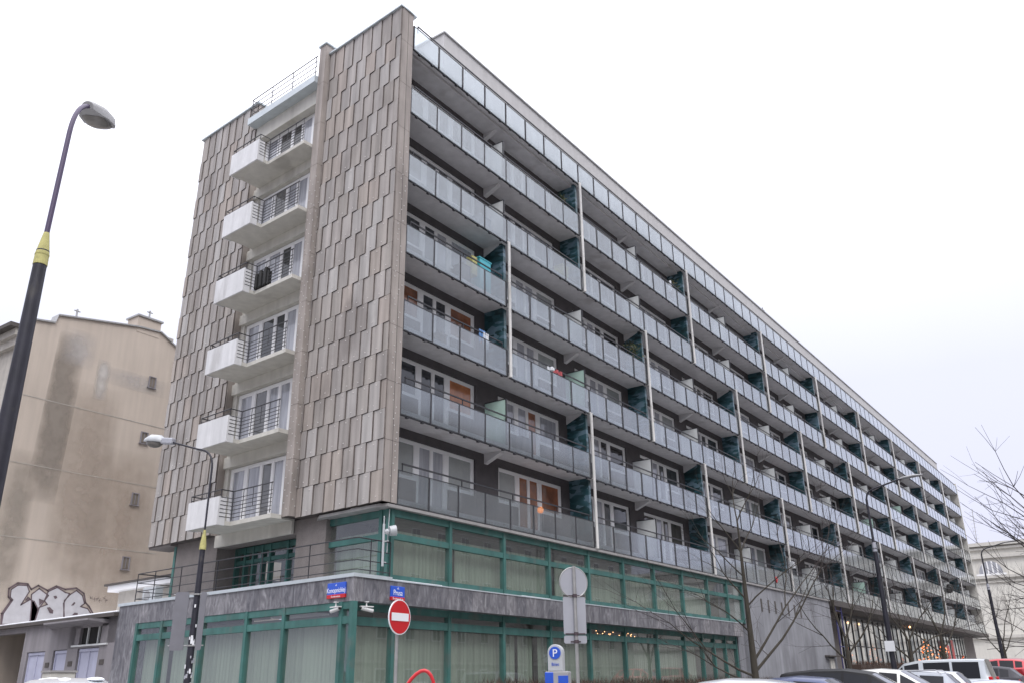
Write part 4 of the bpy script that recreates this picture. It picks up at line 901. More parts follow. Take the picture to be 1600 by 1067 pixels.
# near lamp
g0=G(-15.9)
t=thing('street_lamp','tall near street lamp with a dark pole, yellow band and boxy head against the sky','street lamp',(-15.9,-10.27,g0))
base_pole(t,0,5.05-g0,.105,.058)
c=MB(); c.tube([(0,0,4.90-g0),(0,0,5.02-g0),(0,0,5.24-g0)],[.064,.061,.026],14); c.tube([(0,0,5.0-g0),(0,0,5.012-g0)],.064,14); c.build('yellow_band','yellow',t,loc=(0,0,0),smooth=True)
hd=Vector((.56,.62,1.92)); 
def bez(a,b,c_,n=10): return [Vector(a)*(1-i/n)**2+Vector(b)*2*(i/n)*(1-i/n)+Vector(c_)*(i/n)**2 for i in range(n+1)]
zb=-g0
pts=[Vector((0,0,5.2+zb)),Vector((.06,.10,6.45+zb))]+bez((.06,.10,6.45+zb),(.10,.17,6.86+zb),(.33,.40,7.06+zb),8)[1:]
c=MB(); c.tube(pts,.024,10); c.build('arm','arm',t,loc=(0,0,0),smooth=True)
hx=Vector((.62,.68,.30)).normalized(); hy=hx.cross(Vector((0,0,1))).normalized(); hz=hy.cross(hx)
H0=Vector((.31,.38,7.05+zb))
def lh(s): 
    def f(x,y,z): return tuple(s[0]+hx*x+hy*y+hz*z)
    return f
def head_a(t,H0,tf,L=.62,Wd=.15,mats=('lampgrey','lamplens')):
    c=MB(tf); st=[(0,.05,.05,-.03),(.06,.08,.075,-.045),(.24,.135,.10,-.05),(.48,.145,.10,-.05),(.60,.11,.075,-.045),(.62,.09,.05,-.04)]
    n=10
    for k,(x,w,ht,b) in enumerate(st):
        for j in range(n+1):
            a=pi*j/n; c.v.append(tf(x*L/.62,w*Wd/.145*cos(a),b+(ht-b)*max(0,sin(a))**.6))
    for k in range(len(st)-1):
        for j in range(n): i=k*(n+1)+j; c.f.append((i,i+1,i+n+2,i+n+1)); c.m.append(0)
        i=k*(n+1); c.f.append((i,i+n+1,i+2*n+1,i+n)); c.m.append(0)
    c.f.append(tuple(range(n,-1,-1))); c.m.append(0); e_=(len(st)-1)*(n+1); c.f.append(tuple(range(e_,e_+n+1))); c.m.append(0)
    c.build('lamp_head',mats[0],t,loc=(0,0,0),smooth=True)
    c=MB(tf)
    for k,(x,w,dp) in enumerate([(.17,.06,-.052),(.22,.105,-.085),(.40,.118,-.11),(.53,.10,-.09),(.58,.05,-.052)]):
        for j in range(n+1):
            a=pi+pi*j/n; c.v.append(tf(x*L/.62,w*Wd/.145*cos(a),-.048+(dp+.048)*abs(sin(a))**.7))
    for k in range(4):
        for j in range(n): i=k*(n+1)+j; c.f.append((i,i+1,i+n+2,i+n+1)); c.m.append(0)
    c.build('lens',mats[1],t,loc=(0,0,0),smooth=True)
head_a(t,H0,lh((H0,)),.66,.165)
# middle lamp with stickers and two sign backs
LX,LY=-4.33,3.22; g0=G(LX)
t=thing('street_lamp','slim street lamp with a yellow collar, sticker-covered pole and two grey sign backs','street lamp',(LX,LY,g0))
base_pole(t,0,4.95-g0,.115,.070)
c=MB(); c.tube([(0,0,4.86-g0),(0,0,5.0-g0),(0,0,5.4-g0)],[.092,.088,.030],14); c.build('yellow_band','yellow',t,loc=(0,0,0),smooth=True)
zb=-g0
dirv=Vector((-.30,.95,0)).normalized()
P0=Vector((0,0,5.3+zb)); P1=Vector((0,0,7.15+zb)); P2=P1+Vector((0,0,.55)); P3=P1+dirv*.55+Vector((0,0,.62)); P4=P1+dirv*1.5+Vector((0,0,.92))
c=MB(); c.tube([P0,P1]+bez(P1,P2,P3,8)[1:]+[P4],.028,10); c.build('arm','polepaint',t,loc=(0,0,0),smooth=True)
hx=(dirv+Vector((0,0,.12))).normalized(); hy=hx.cross(Vector((0,0,1))).normalized(); hz=hy.cross(hx)
c=MB(lh((P4-hx*.05,))); c.box(0,.42,-.10,.10,-.06,.12); c.build('gear_box','alu',t,loc=(0,0,0),bevel=.03)
H0=P4+hx*.33
c=MB(lh((H0,))); c.tube([(0,0,.0),(.12,0,.01),(.42,0,.01),(.62,0,-.0)],[.12,.20,.21,.12],16); 
c.v=[v if (Vector(v)-H0).dot(hz)>-.02 else tuple(Vector(v)-hz*((Vector(v)-H0).dot(hz)+.02)) for v in c.v]
c.build('lamp_head','lampwhite',t,loc=(0,0,0),smooth=True)
c=MB(lh((H0+hx*.31-hz*.03,))); c.ball((0,0,0),.2,14,0,(1.35,.95,.75)); c.v=[v if (Vector(v)-H0-hx*.31+hz*.03).dot(hz)<0 else tuple(Vector(v)-hz*((Vector(v)-H0-hx*.31+hz*.03).dot(hz))) for v in c.v]
c.build('lens','lamplens',t,loc=(0,0,0),smooth=True)
c=MB(); rs=random.Random(9)
for i in range(34):
    zz=3.0+zb-rs.random()**.7*2.6 if i else 3.35+zb; a=math.radians(rs.uniform(170,290)); r_=.118 ; s_=rs.uniform(.03,.06); A_=Vector((cos(a),sin(a),0)); Tn=Vector((-sin(a),cos(a),0))
    p=A_*(r_-.0)+Vector((0,0,zz)); c.poly([p-Tn*s_*.5-Vector((0,0,s_)),p+Tn*s_*.5-Vector((0,0,s_)),p+Tn*s_*.5+Vector((0,0,s_)),p-Tn*s_*.5+Vector((0,0,s_))],i%2)
c.build('stickers',['signw','alu'],t,loc=(0,0,0))
def plank(mb,cx,w,z0,z1,yaw,dist):
    """upright rounded board beside the pole"""
    Xv=Vector((cos(yaw),sin(yaw),0)); Yv=Vector((-sin(yaw),cos(yaw),0)); O=Xv*cx+Yv*dist; r_=.05
    pts=[]
    for (sx_,sz_,a0) in ((1,-1,-90),(1,1,0),(-1,1,90),(-1,-1,180)):
        for k in range(4):
            a=math.radians(a0+k*30); pts.append(O+Xv*(sx_*(w/2-r_)+r_*cos(a))+Vector((0,0,(z1-r_ if sz_>0 else z0+r_)+r_*sin(a))))
    mb.prism(pts,Yv*.02)
yv=math.atan2(-.58,.40)
for (cx,w) in ((-.60,.60),(.34,.26)):
    c=MB(); plank(c,cx*.62,w*.62,2.22-g0+.0,3.72-g0,yv,-.09); c.build('sign_back','darkalu',t,loc=(0,0,0))
c=MB(); Xv=Vector((cos(yv),sin(yv),0))
for zz in (2.34,3.66): c.tube([Xv*-.6+Vector((0,0,zz-g0))+Vector((-.06,-.03,0)),Xv*.35+Vector((0,0,zz-g0))+Vector((-.06,-.03,0))],.014,6); c.tube([(0,0,zz-g0-.02),(0,0,zz-g0+.02)],.12,12)
c.build('bracket','galv',t,loc=(0,0,0))
# two tall lamps along the long street
def tall(x,y,ztop,label,hl=2.45):
    g0=G(x); t=thing('street_lamp',label,'street lamp',(x,y,g0),0,'tall street lamps beside the car park'); h=ztop-g0
    c=MB(); c.tube([(0,0,-.3),(0,0,h-2.6)],[.125,.095],14); c.tube([(0,0,h-2.6),(0,0,h-2.4),(0,0,h-.4)],[.095,.055,.05],12); c.build('pole','polepaint',t,loc=(0,0,0),smooth=True)
    c=MB(); c.tube([(0,0,h-2.75),(0,0,h-2.35)],[.10,.085],12); c.build('grey_band','alu',t,loc=(0,0,0),smooth=True)
    c=MB(); c.tube([(0,0,h-.5)]+bez((0,0,h-.5),(0,0,h-.02),(.05,-.5,h+.05),8)+[(.1,-1.6,h+.32)],.04,8); c.build('arm','polepaint',t,loc=(0,0,0),smooth=True)
    c=MB(); c.tube([(.1,-1.5,h+.30),(.1,-1.7,h+.34),(.12,-2.1,h+.40),(.13,-2.5,h+.42)],[.05,.12,.14,.07],12); c.v=[(v[0],v[1],h+.33+(v[2]-h-.33)*.5) for v in c.v]; c.build('lamp_head','lampgrey',t,loc=(0,0,0),smooth=True)
    return t
t3=tall(22,-8.3,9.3,'tall street lamp with a long arm and a small white notice on its pole')
c=MB(); c.box(-.17,-.14,-.2,.2,2.2,2.62); c.build('notice','signw',t3,loc=(0,0,0))
tall(50,-8.7,9.7,'tall street lamp farther off before the cream building')

# ================================================================ signs, meter, hoop
def face_disc(mb,c,nrm,r,t,mi=0): mb.disc(c,nrm,r,t,32,mi)
x,y=-5.9,-5.7; g0=G(x)
t=thing('no_entry_sign','round red no entry sign with a white bar on a grey post','road sign',(x,y,g0))
nn=Vector((.05,-.999,0)).normalized(); xx=Vector((.999,.05,0)); zc=2.52-g0
c=MB(); c.tube([(0,.05,-.2),(0,.05,zc+.25)],.032,10); c.build('post','galv',t,loc=(0,0,0),smooth=True)
c=MB(); face_disc(c,(0,0,zc),nn,.335,.022); c.build('rim','signw',t,loc=(0,0,0))
c=MB(); face_disc(c,Vector((0,0,zc))+nn*.013,nn,.315,.006); c.build('disc','red',t,loc=(0,0,0))
c=MB(); p=Vector((0,0,zc))+nn*.02; c.prism([p-xx*.26-Vector((0,0,.075)),p+xx*.26-Vector((0,0,.075)),p+xx*.26+Vector((0,0,.075)),p-xx*.26+Vector((0,0,.075))],nn*.004); c.build('bar','signw',t,loc=(0,0,0))
x,y=-4.6,-9.0; g0=G(x)
t=thing('road_sign','back of a round sign above a tall rectangular plate with rusty brackets on a post','road sign',(x,y,g0))
fwd=Vector((14.64,9.0,0)).normalized(); a=math.radians(20); nn=Vector((fwd.x*cos(a)-fwd.y*sin(a),fwd.x*sin(a)+fwd.y*cos(a),0)); xx=Vector((-nn.y,nn.x,0))
c=MB(); c.tube([(0,0,-.2),(0,0,3.35-g0)],.032,10); c.build('post','galv',t,loc=(0,0,0),smooth=True)
c=MB(); face_disc(c,nn*.05+Vector((0,0,3.05-g0)),nn,.275,.02); c.build('round_plate','alu',t,loc=(0,0,0))
c=MB(); c.tube([nn*.045+Vector((cos(i*pi/16)*.28*xx.x,cos(i*pi/16)*.28*xx.y,3.05-g0+.28*sin(i*pi/16))) for i in range(33)],.012,6,cap=False); c.build('rim','galv',t,loc=(0,0,0))
for (z0,z1) in ((2.10,2.78),(1.94,2.08)):
    c=MB(); o_=nn*.045
    w=.225; r_=.03; pts=[]
    for (sx_,sz_,a0) in ((1,-1,-90),(1,1,0),(-1,1,90),(-1,-1,180)):
        for k in range(4):
            aa=math.radians(a0+k*30); pts.append(o_+xx*(sx_*(w-r_)+r_*cos(aa))+Vector((0,0,(z1-r_ if sz_>0 else z0+r_)-g0+r_*sin(aa))))
    c.prism(pts,nn*.012); c.build('plate','alu',t,loc=(0,0,0))
c=MB()
for zz,hw in ((2.80,.22),(2.11,.2),(1.97,.10)):
    p=Vector((0,0,zz-g0))+nn*.035; c.prism([p-xx*hw-Vector((0,0,.012)),p+xx*hw-Vector((0,0,.012)),p+xx*hw+Vector((0,0,.012)),p-xx*hw+Vector((0,0,.012))],nn*.012); c.tube([(0,0,zz-g0-.03),(0,0,zz-g0+.03)],.043,10); c.build('bracket','rust',t,loc=(0,0,0)); c=MB()
x,y=-7.9,-10.7; g0=G(x)
yaw=math.atan2(-7.32,-11.34)   # faces the viewer's side
t=thing('parking_meter','blue and grey parking meter with a rounded white top marked P','parking meter',(x,y,g0),yaw+math.radians(80))
# local: front is -y
c=MB(); c.box(-.17,.17,-.12,.12,-.2,1.70); c.build('body','lampgrey',t,loc=(0,0,0),bevel=.015)
c=MB(); c.box(-.176,-.05,-.126,.124,-.2,1.69); c.build('side_panel','blue',t,loc=(0,0,0),bevel=.01)
c=MB(); c.box(.02,.165,-.128,-.11,1.28,1.64); c.build('screen_panel','blue',t,loc=(0,0,0)); c=MB(); c.box(.03,.12,-.137,-.128,1.42,1.47); c.box(.10,.13,-.14,-.128,1.30,1.42); c.build('slot','lampwhite',t,loc=(0,0,0))
c=MB(); pts=[(-.13,-.11,1.70),(.09,-.11,1.70)]+[(-.02+.11*cos(pi*k/10),-.11,1.96+.11*sin(pi*k/10)) for k in range(11)]
c.prism(pts,(0,.20,0)); c.build('top','lampwhite',t,loc=(0,0,0),bevel=.01)
c=MB(); c.disc((-.02,-.115,1.95),(0,1,0),.085,.012,24); c.build('emblem','blue',t,loc=(0,0,0))
mrot=Matrix.Rotation(t.rotation_euler.z,3,'Z')
def ltx(s,size,z,m,dy=.125,x_=-.02):
    o=text(s,size,'lettering',m,None,(0,0,0),(1,0,0),(0,0,1)); o.parent=t; o.location=(x_,-dy,z); return o
ltx('P',.15,1.898,'ltext'); ltx('Bilet',.062,1.775,'blue',.114)
t=thing('tube_barrier','bent red steel tube barrier at the lower edge of the view','barrier',(-12.6,-12.3,G(-12.6)))
dv=Vector((.42,-.55,0)).normalized()
c=MB(); H=1.40-G(-12.6)
pt=[dv*-.75+Vector((0,0,H-.75)),dv*-.2+Vector((0,0,H-.12))]+bez(dv*-.2+Vector((0,0,H-.12)),dv*-.02+Vector((0,0,H+.04)),dv*.06+Vector((0,0,H-.14)),6)[1:]+[dv*.08+Vector((0,0,H-.5)),dv*.08+Vector((0,0,-.1))]
pt=[dv*(-.02)+(p-dv*(-.02)*0)*1 for p in pt]; c.tube([dv*-.62+Vector((0,0,-.1))]+[Vector((p.x*.8,p.y*.8,p.z)) for p in pt],.017,10); c.build('tube','hoop',t,loc=(0,0,0),smooth=True)
t=thing('utility_cabinet','beige utility cabinet beside the garage doors','cabinet',(-6.2,6.2,G(-6.2)))
c=MB(); c.box(-.35,.35,-.2,.2,0,2.02); c.build('cabinet_body','cream',t,loc=(0,0,0),bevel=.02); c=MB(); c.box(-.38,.38,-.23,.23,2.02,2.07); c.build('lid','slab',t,loc=(0,0,0))
# wall ladder
t=thing('wall_ladder','dark blue steel ladder fixed to the grey wall beside the lobby','ladder',(43.3,-.2,1))
c=MB(); 
for x in (43.25,44.6): c.tube([(x,-.1,.6),(x,-.1,6.0)],.05,8)
for z in (1.5,1.75,2.0,3.4,4.6,5.7): c.tube([(43.25,-.1,z),(44.6,-.1,z)],.03,6)
c.box(43.1,43.3,-.16,-.1,3.6,4.8); c.build('ladder_frame','bluepaint',t)
# banner and lit decorations by the lobby
c=MB(); c.box(84,90.5,1.0,1.06,1.5,3.3); c.box(85,86.2,1.0,1.05,3.3,4.6); c.box(87.6,88.6,1.0,1.05,3.3,5.2)
tag(c.build('red_banner','red'),'red banner fixed to the lobby windows near the far end','banner')
def lit_tree(x,y,h,label,seed,red=False):
    g0=G(x)+.9; t=thing('lit_tree',label,'Christmas tree',(x,y,g0),0,'lit trees outside the lobby'); rr=random.Random(seed)
    c=MB()
    for i in range(700):
        z=rr.random(); r_=(1-z)*h*.42*math.sqrt(rr.random()); a=rr.uniform(0,6.28); p=Vector((r_*cos(a),r_*sin(a),z*h)); d=Vector((cos(a),sin(a),-.3))*.16; w=Vector((-sin(a),cos(a),0))*.05; c.poly([p-w,p+d,p+w])
    c.tube([(0,0,-.6),(0,0,h)],[.06,.02],6); c.build('branches','leaf',t,loc=(0,0,0))
    c=MB()
    for i in range(46):
        z=rr.random(); r_=(1-z)*h*.44; a=rr.uniform(0,6.28); c.ball((r_*cos(a),r_*sin(a),z*h),.05,4)
    c.build('light_bulbs',mat('bulb_glow',(.9,.4,.2),.4,emit=(1,.25,.07) if not red else (1,.12,.05),estr=1.6),t,loc=(0,0,0))
lit_tree(62,-1.6,2.6,'small tree wound with orange lights, nearest the hedge',1)
lit_tree(70,-1.4,2.6,'small tree wound with orange lights, middle of the lit row',2)
lit_tree(80,-1.2,1.6,'low bush wound with reddish orange lights',3,True)

# ================================================================ hedges
def hedge(x0,x1,y0,y1,zt,label,seed,n):
    rr=random.Random(seed); c=MB(); 
    for i in range(n):
        x=rr.uniform(x0,x1); y=rr.uniform(y0,y1); z=G(x)+(zt-G(x))*(rr.random()**.6)+rr.uniform(-.05,.06)
        d=Vector((rr.uniform(-.6,.6),rr.uniform(-.6,.6),1)).normalized()*rr.uniform(.12,.3); w=d.cross(Vector((rr.uniform(-1,1),rr.uniform(-1,1),.2))).normalized()*.010
        p=Vector((x,y,z-.1)); c.poly([p-w,p+w,p+d])
    c.box(x0+.2,x1-.2,y0+.22,y1-.22,G(x0)-.3,zt-.22)
    tag(c.build('hedge','hedge'),label,'hedge')
hedge(2.4,27,-2.1,-1.0,1.40,'long low bare brown hedge below the green shop windows',5,16000)
hedge(40,60,-2.3,-1.2,2.42,'taller bare brown hedge in front of the glazed lobby',6,12000)

# ================================================================ bare trees
def grow(mb,tw,p,d,r,L,depth,rr,spread=.5,gravity=0,maxd=6,mins=.006):
    """recursive branch: a bent tapered tube, then side shoots and a fork"""
    n=3 if depth<3 else 2; pts=[p]; rad=[r]; dd=d.copy(); end=r*.62
    for i in range(n):
        dd=(dd+Vector((rr.uniform(-1,1),rr.uniform(-1,1),rr.uniform(-.7,.9)+gravity))*.14).normalized(); pts.append(pts[-1]+dd*L/n); rad.append(r+(end-r)*(i+1)/n)
    (mb if depth<3 else tw).tube(pts,rad,7 if depth<2 else 5 if depth<3 else 3,cap=False)
    if depth>=maxd or end<mins: return
    k=2 if rr.random()<.75 else 3
    for i in range(k):
        ax=Vector((rr.uniform(-1,1),rr.uniform(-1,1),rr.uniform(-1,1))); ax=(ax-dd*ax.dot(dd)).normalized()
        sp=spread*(rr.uniform(.5,1.2) if i else rr.uniform(.15,.6)); nd=(dd*cos(sp)+ax*sin(sp)).normalized()
        grow(mb,tw,pts[-1],nd,end*(.95 if i==0 else rr.uniform(.6,.85)),L*rr.uniform(.68,.9),depth+1,rr,spread,gravity,maxd,mins)
    for i in range(1 if depth<2 else 2):     # side shoots
        q=pts[rr.randint(1,len(pts)-1)]; ax=Vector((rr.uniform(-1,1),rr.uniform(-1,1),rr.uniform(-.3,.8))); ax=(ax-dd*ax.dot(dd)).normalized(); nd=(dd*.6+ax).normalized()
        grow(mb,tw,q,nd,r*.34,L*.55,depth+2,rr,spread,gravity,maxd,mins)
def tree(name,x,y,label,h,limbs,seed,trunk,group='bare street trees in front of the block',maxd=6,spread=.5,lean=(0,0),mn=.005):
    g0=G(x); t=thing(name,label,'tree',(x,y,g0),0,group); rr=random.Random(seed)
    m1=MB(); m2=MB()
    tp=[Vector((0,0,-.2)),Vector((lean[0]*.3,lean[1]*.3,h*.33)),Vector((lean[0]*.7,lean[1]*.7,h*.7)),Vector((lean[0],lean[1],h))]
    m1.tube(tp,[trunk*1.3,trunk*.95,trunk*(.55 if h>7 else .8),trunk*(.25 if h>7 else .55)],10,cap=False)
    for (f,az,el,L,r_) in limbs:
        i=min(2,int(f*3)); u_=f*3-i; p=tp[i].lerp(tp[i+1],u_) if i<3 else tp[3]
        a=math.radians(az); e_=math.radians(el); d=Vector((cos(a)*cos(e_),sin(a)*cos(e_),sin(e_)))
        grow(m1,m2,p,d,r_,L,1,rr,spread,.10,maxd,mn)
    m1.build('trunk','bark',t,loc=(0,0,0),smooth=True); m2.build('crown','twig',t,loc=(0,0,0)); return t
# azimuth 144 = towards the left of the picture, -36 = right
tree('bare_tree',15.2,-4.8,'largest bare tree, its low limbs spread before the grey wall',7.4,[(.20,140,20,2.2,.05),(.22,-40,34,2.8,.06),(.27,-30,50,2.8,.055),(.17,150,8,1.8,.04),(.55,135,45,1.4,.035),(.52,-60,48,1.7,.035),(.80,150,55,1.3,.03),(.8,-20,55,1.4,.03),(.99,60,80,1.2,.03),(.4,160,35,1.5,.035),(.99,-60,60,1.2,.03),(.66,100,50,1.3,.03)],21,.125,lean=(-.05,.05),maxd=6)
tree('bare_tree',27.2,-5,'bare tree beside the wall ladder with a low fork',2.9,[(.6,140,38,1.7,.05),(.7,-40,50,1.8,.055),(.99,150,65,1.5,.05),(.99,-30,60,1.6,.05),(.99,60,80,1.4,.05)],33,.12)
tree('bare_tree',40.6,-5,'bare tree in front of the lobby hedge, left of the lit trees',2.9,[(.6,140,35,1.9,.06),(.7,-40,35,2.0,.06),(.99,150,60,1.7,.05),(.99,-30,55,1.7,.055),(.99,60,80,1.5,.05)],44,.12)
tree('bare_tree',49.5,-5.2,'bare tree with a thick dark trunk between the lit trees and the red banner',3.4,[(.6,140,40,2.0,.06),(.7,-40,40,2.0,.06),(.99,150,62,1.9,.05),(.99,-30,60,1.9,.055),(.99,60,80,1.7,.05)],55,.16)
tree('bare_tree',68,-6.5,'bare tree at the far corner of the block before the cream building',3.2,[(.6,140,40,2.0,.06),(.7,-40,40,2.0,.06),(.99,150,62,1.9,.05),(.99,-30,60,1.9,.055)],66,.13)
tree('bare_tree',56,-11.5,'slender bare tree at the right edge before the cream building',4.2,[(.5,140,45,1.7,.04),(.6,-40,45,1.7,.04),(.8,100,45,1.5,.04),(.99,150,70,1.6,.04),(.99,-30,70,1.6,.04)],77,.12,lean=(-.3,.5))
tree('bare_tree',85,-9,'faint bare sapling in front of the cream building',3.6,[(.6,140,50,1.7,.03),(.7,-40,50,1.7,.03),(.99,150,70,1.6,.03),(.99,-30,70,1.6,.03)],88,.07)
tree('bare_tree',-3.1,-18.2,'bare tree whose branches reach in from the right edge against the sky',2.2,[(.85,96,30,1.1,.05),(.99,100,36,1.1,.05),(.99,60,40,.8,.035),(.99,-60,45,1.0,.04),(.9,-100,35,.9,.04),(.99,88,40,.95,.04),(.7,94,10,.9,.03),(.8,102,20,1.0,.035)],101,.12,group='trees across the street',spread=.42,maxd=5,mn=.004)
# ================================================================ cars
def lerp(a,b,t): return a+(b-a)*t
CT={ # stations: x from nose, half width, z bonnet/belt, z roof, half roof width ; g = glass type of the span that starts here
 'hatch':dict(L=4.1,W=.86,st=[(0,.62,.62,.66,.5,''),(.12,.78,.70,.76,.6,''),(.55,.84,.80,.88,.66,''),(1.05,.86,.90,.96,.70,''),(1.20,.86,.92,1.0,.70,'w'),(1.85,.86,.93,1.40,.58,''),(1.93,.86,.93,1.42,.58,'s'),(2.42,.86,.94,1.47,.58,''),(2.50,.86,.94,1.47,.58,'s'),(3.15,.86,.96,1.44,.57,''),(3.22,.86,.97,1.43,.56,'q'),(3.55,.85,.98,1.38,.54,''),(3.62,.85,.98,1.36,.53,'r'),(3.98,.80,.98,1.02,.56,''),(4.08,.74,.80,.84,.52,''),(4.1,.70,.60,.62,.5,'')]),
 'sedan':dict(L=4.5,W=.88,st=[(0,.62,.60,.64,.5,''),(.12,.78,.68,.74,.6,''),(.6,.86,.80,.87,.68,''),(1.25,.88,.89,.95,.72,''),(1.38,.88,.91,.98,.72,'w'),(2.05,.88,.92,1.37,.58,''),(2.13,.88,.92,1.39,.58,'s'),(2.68,.88,.93,1.43,.58,''),(2.76,.88,.93,1.43,.58,'s'),(3.3,.88,.94,1.38,.57,''),(3.36,.88,.95,1.36,.57,'r'),(3.9,.87,.97,1.02,.62,''),(4.35,.82,.95,.99,.62,''),(4.48,.76,.80,.84,.56,''),(4.5,.72,.58,.6,.52,'')]),
 'wagon':dict(L=4.7,W=.88,st=[(0,.62,.60,.64,.5,''),(.12,.78,.68,.74,.6,''),(.6,.86,.80,.87,.68,''),(1.25,.88,.89,.95,.72,''),(1.38,.88,.91,.98,.72,'w'),(2.05,.88,.92,1.38,.60,''),(2.13,.88,.92,1.40,.60,'s'),(2.68,.88,.93,1.46,.60,''),(2.76,.88,.93,1.46,.60,'s'),(3.4,.88,.94,1.46,.60,''),(3.48,.88,.95,1.45,.60,'q'),(4.15,.87,.96,1.40,.58,''),(4.22,.87,.97,1.38,.57,'r'),(4.56,.82,.97,1.0,.62,''),(4.68,.76,.80,.84,.56,''),(4.7,.72,.58,.6,.52,'')]),
 'mpv':dict(L=4.7,W=.90,st=[(0,.64,.66,.70,.5,''),(.12,.80,.76,.82,.6,''),(.5,.88,.88,.96,.68,''),(.95,.90,.98,1.06,.72,''),(1.05,.90,1.0,1.09,.72,'w'),(1.85,.90,1.0,1.58,.62,''),(1.95,.90,1.0,1.62,.62,'s'),(2.55,.90,1.02,1.71,.62,''),(2.63,.90,1.02,1.71,.62,'s'),(3.4,.90,1.04,1.71,.62,''),(3.48,.90,1.05,1.70,.62,'q'),(4.2,.89,1.06,1.64,.60,''),(4.28,.89,1.06,1.62,.59,'r'),(4.58,.84,1.06,1.10,.64,''),(4.68,.78,.84,.88,.58,''),(4.7,.74,.6,.62,.54,'')]),
 'van':dict(L=4.85,W=.95,st=[(0,.70,.80,.84,.56,''),(.10,.86,.92,.98,.66,''),(.45,.93,1.02,1.10,.72,''),(.70,.95,1.07,1.16,.76,'w'),(1.45,.95,1.09,1.78,.72,''),(1.52,.95,1.09,1.82,.72,'s'),(2.1,.95,1.10,1.92,.72,''),(2.28,.95,1.10,1.93,.72,'s'),(3.3,.95,1.10,1.94,.72,''),(3.40,.95,1.10,1.94,.72,'q'),(4.40,.95,1.10,1.92,.72,''),(4.62,.94,1.10,1.90,.71,'r'),(4.78,.92,1.10,1.14,.74,''),(4.84,.88,.8,.84,.7,''),(4.85,.86,.5,.52,.66,'')]),
}
def smooth_st(st):
    out=[]
    for i,(a,b) in enumerate(zip(st,st[1:])):
        out.append(a)
        if b[0]-a[0]>.3:
            k=2
            for j in range(1,k+1):
                t_=j/(k+1); p0=st[max(i-1,0)]; p3=st[min(i+2,len(st)-1)]; row=[lerp(a[0],b[0],t_)]
                for q in range(1,5): row.append(lerp(a[q],b[q],t_)+ (0 if a[5] in('w','r') else .25*t_*(1-t_)*((a[q]-p0[q])-(p3[q]-b[q]))*.5))
                out.append(tuple(row)+(a[5],))
    out.append(st[-1]); return out
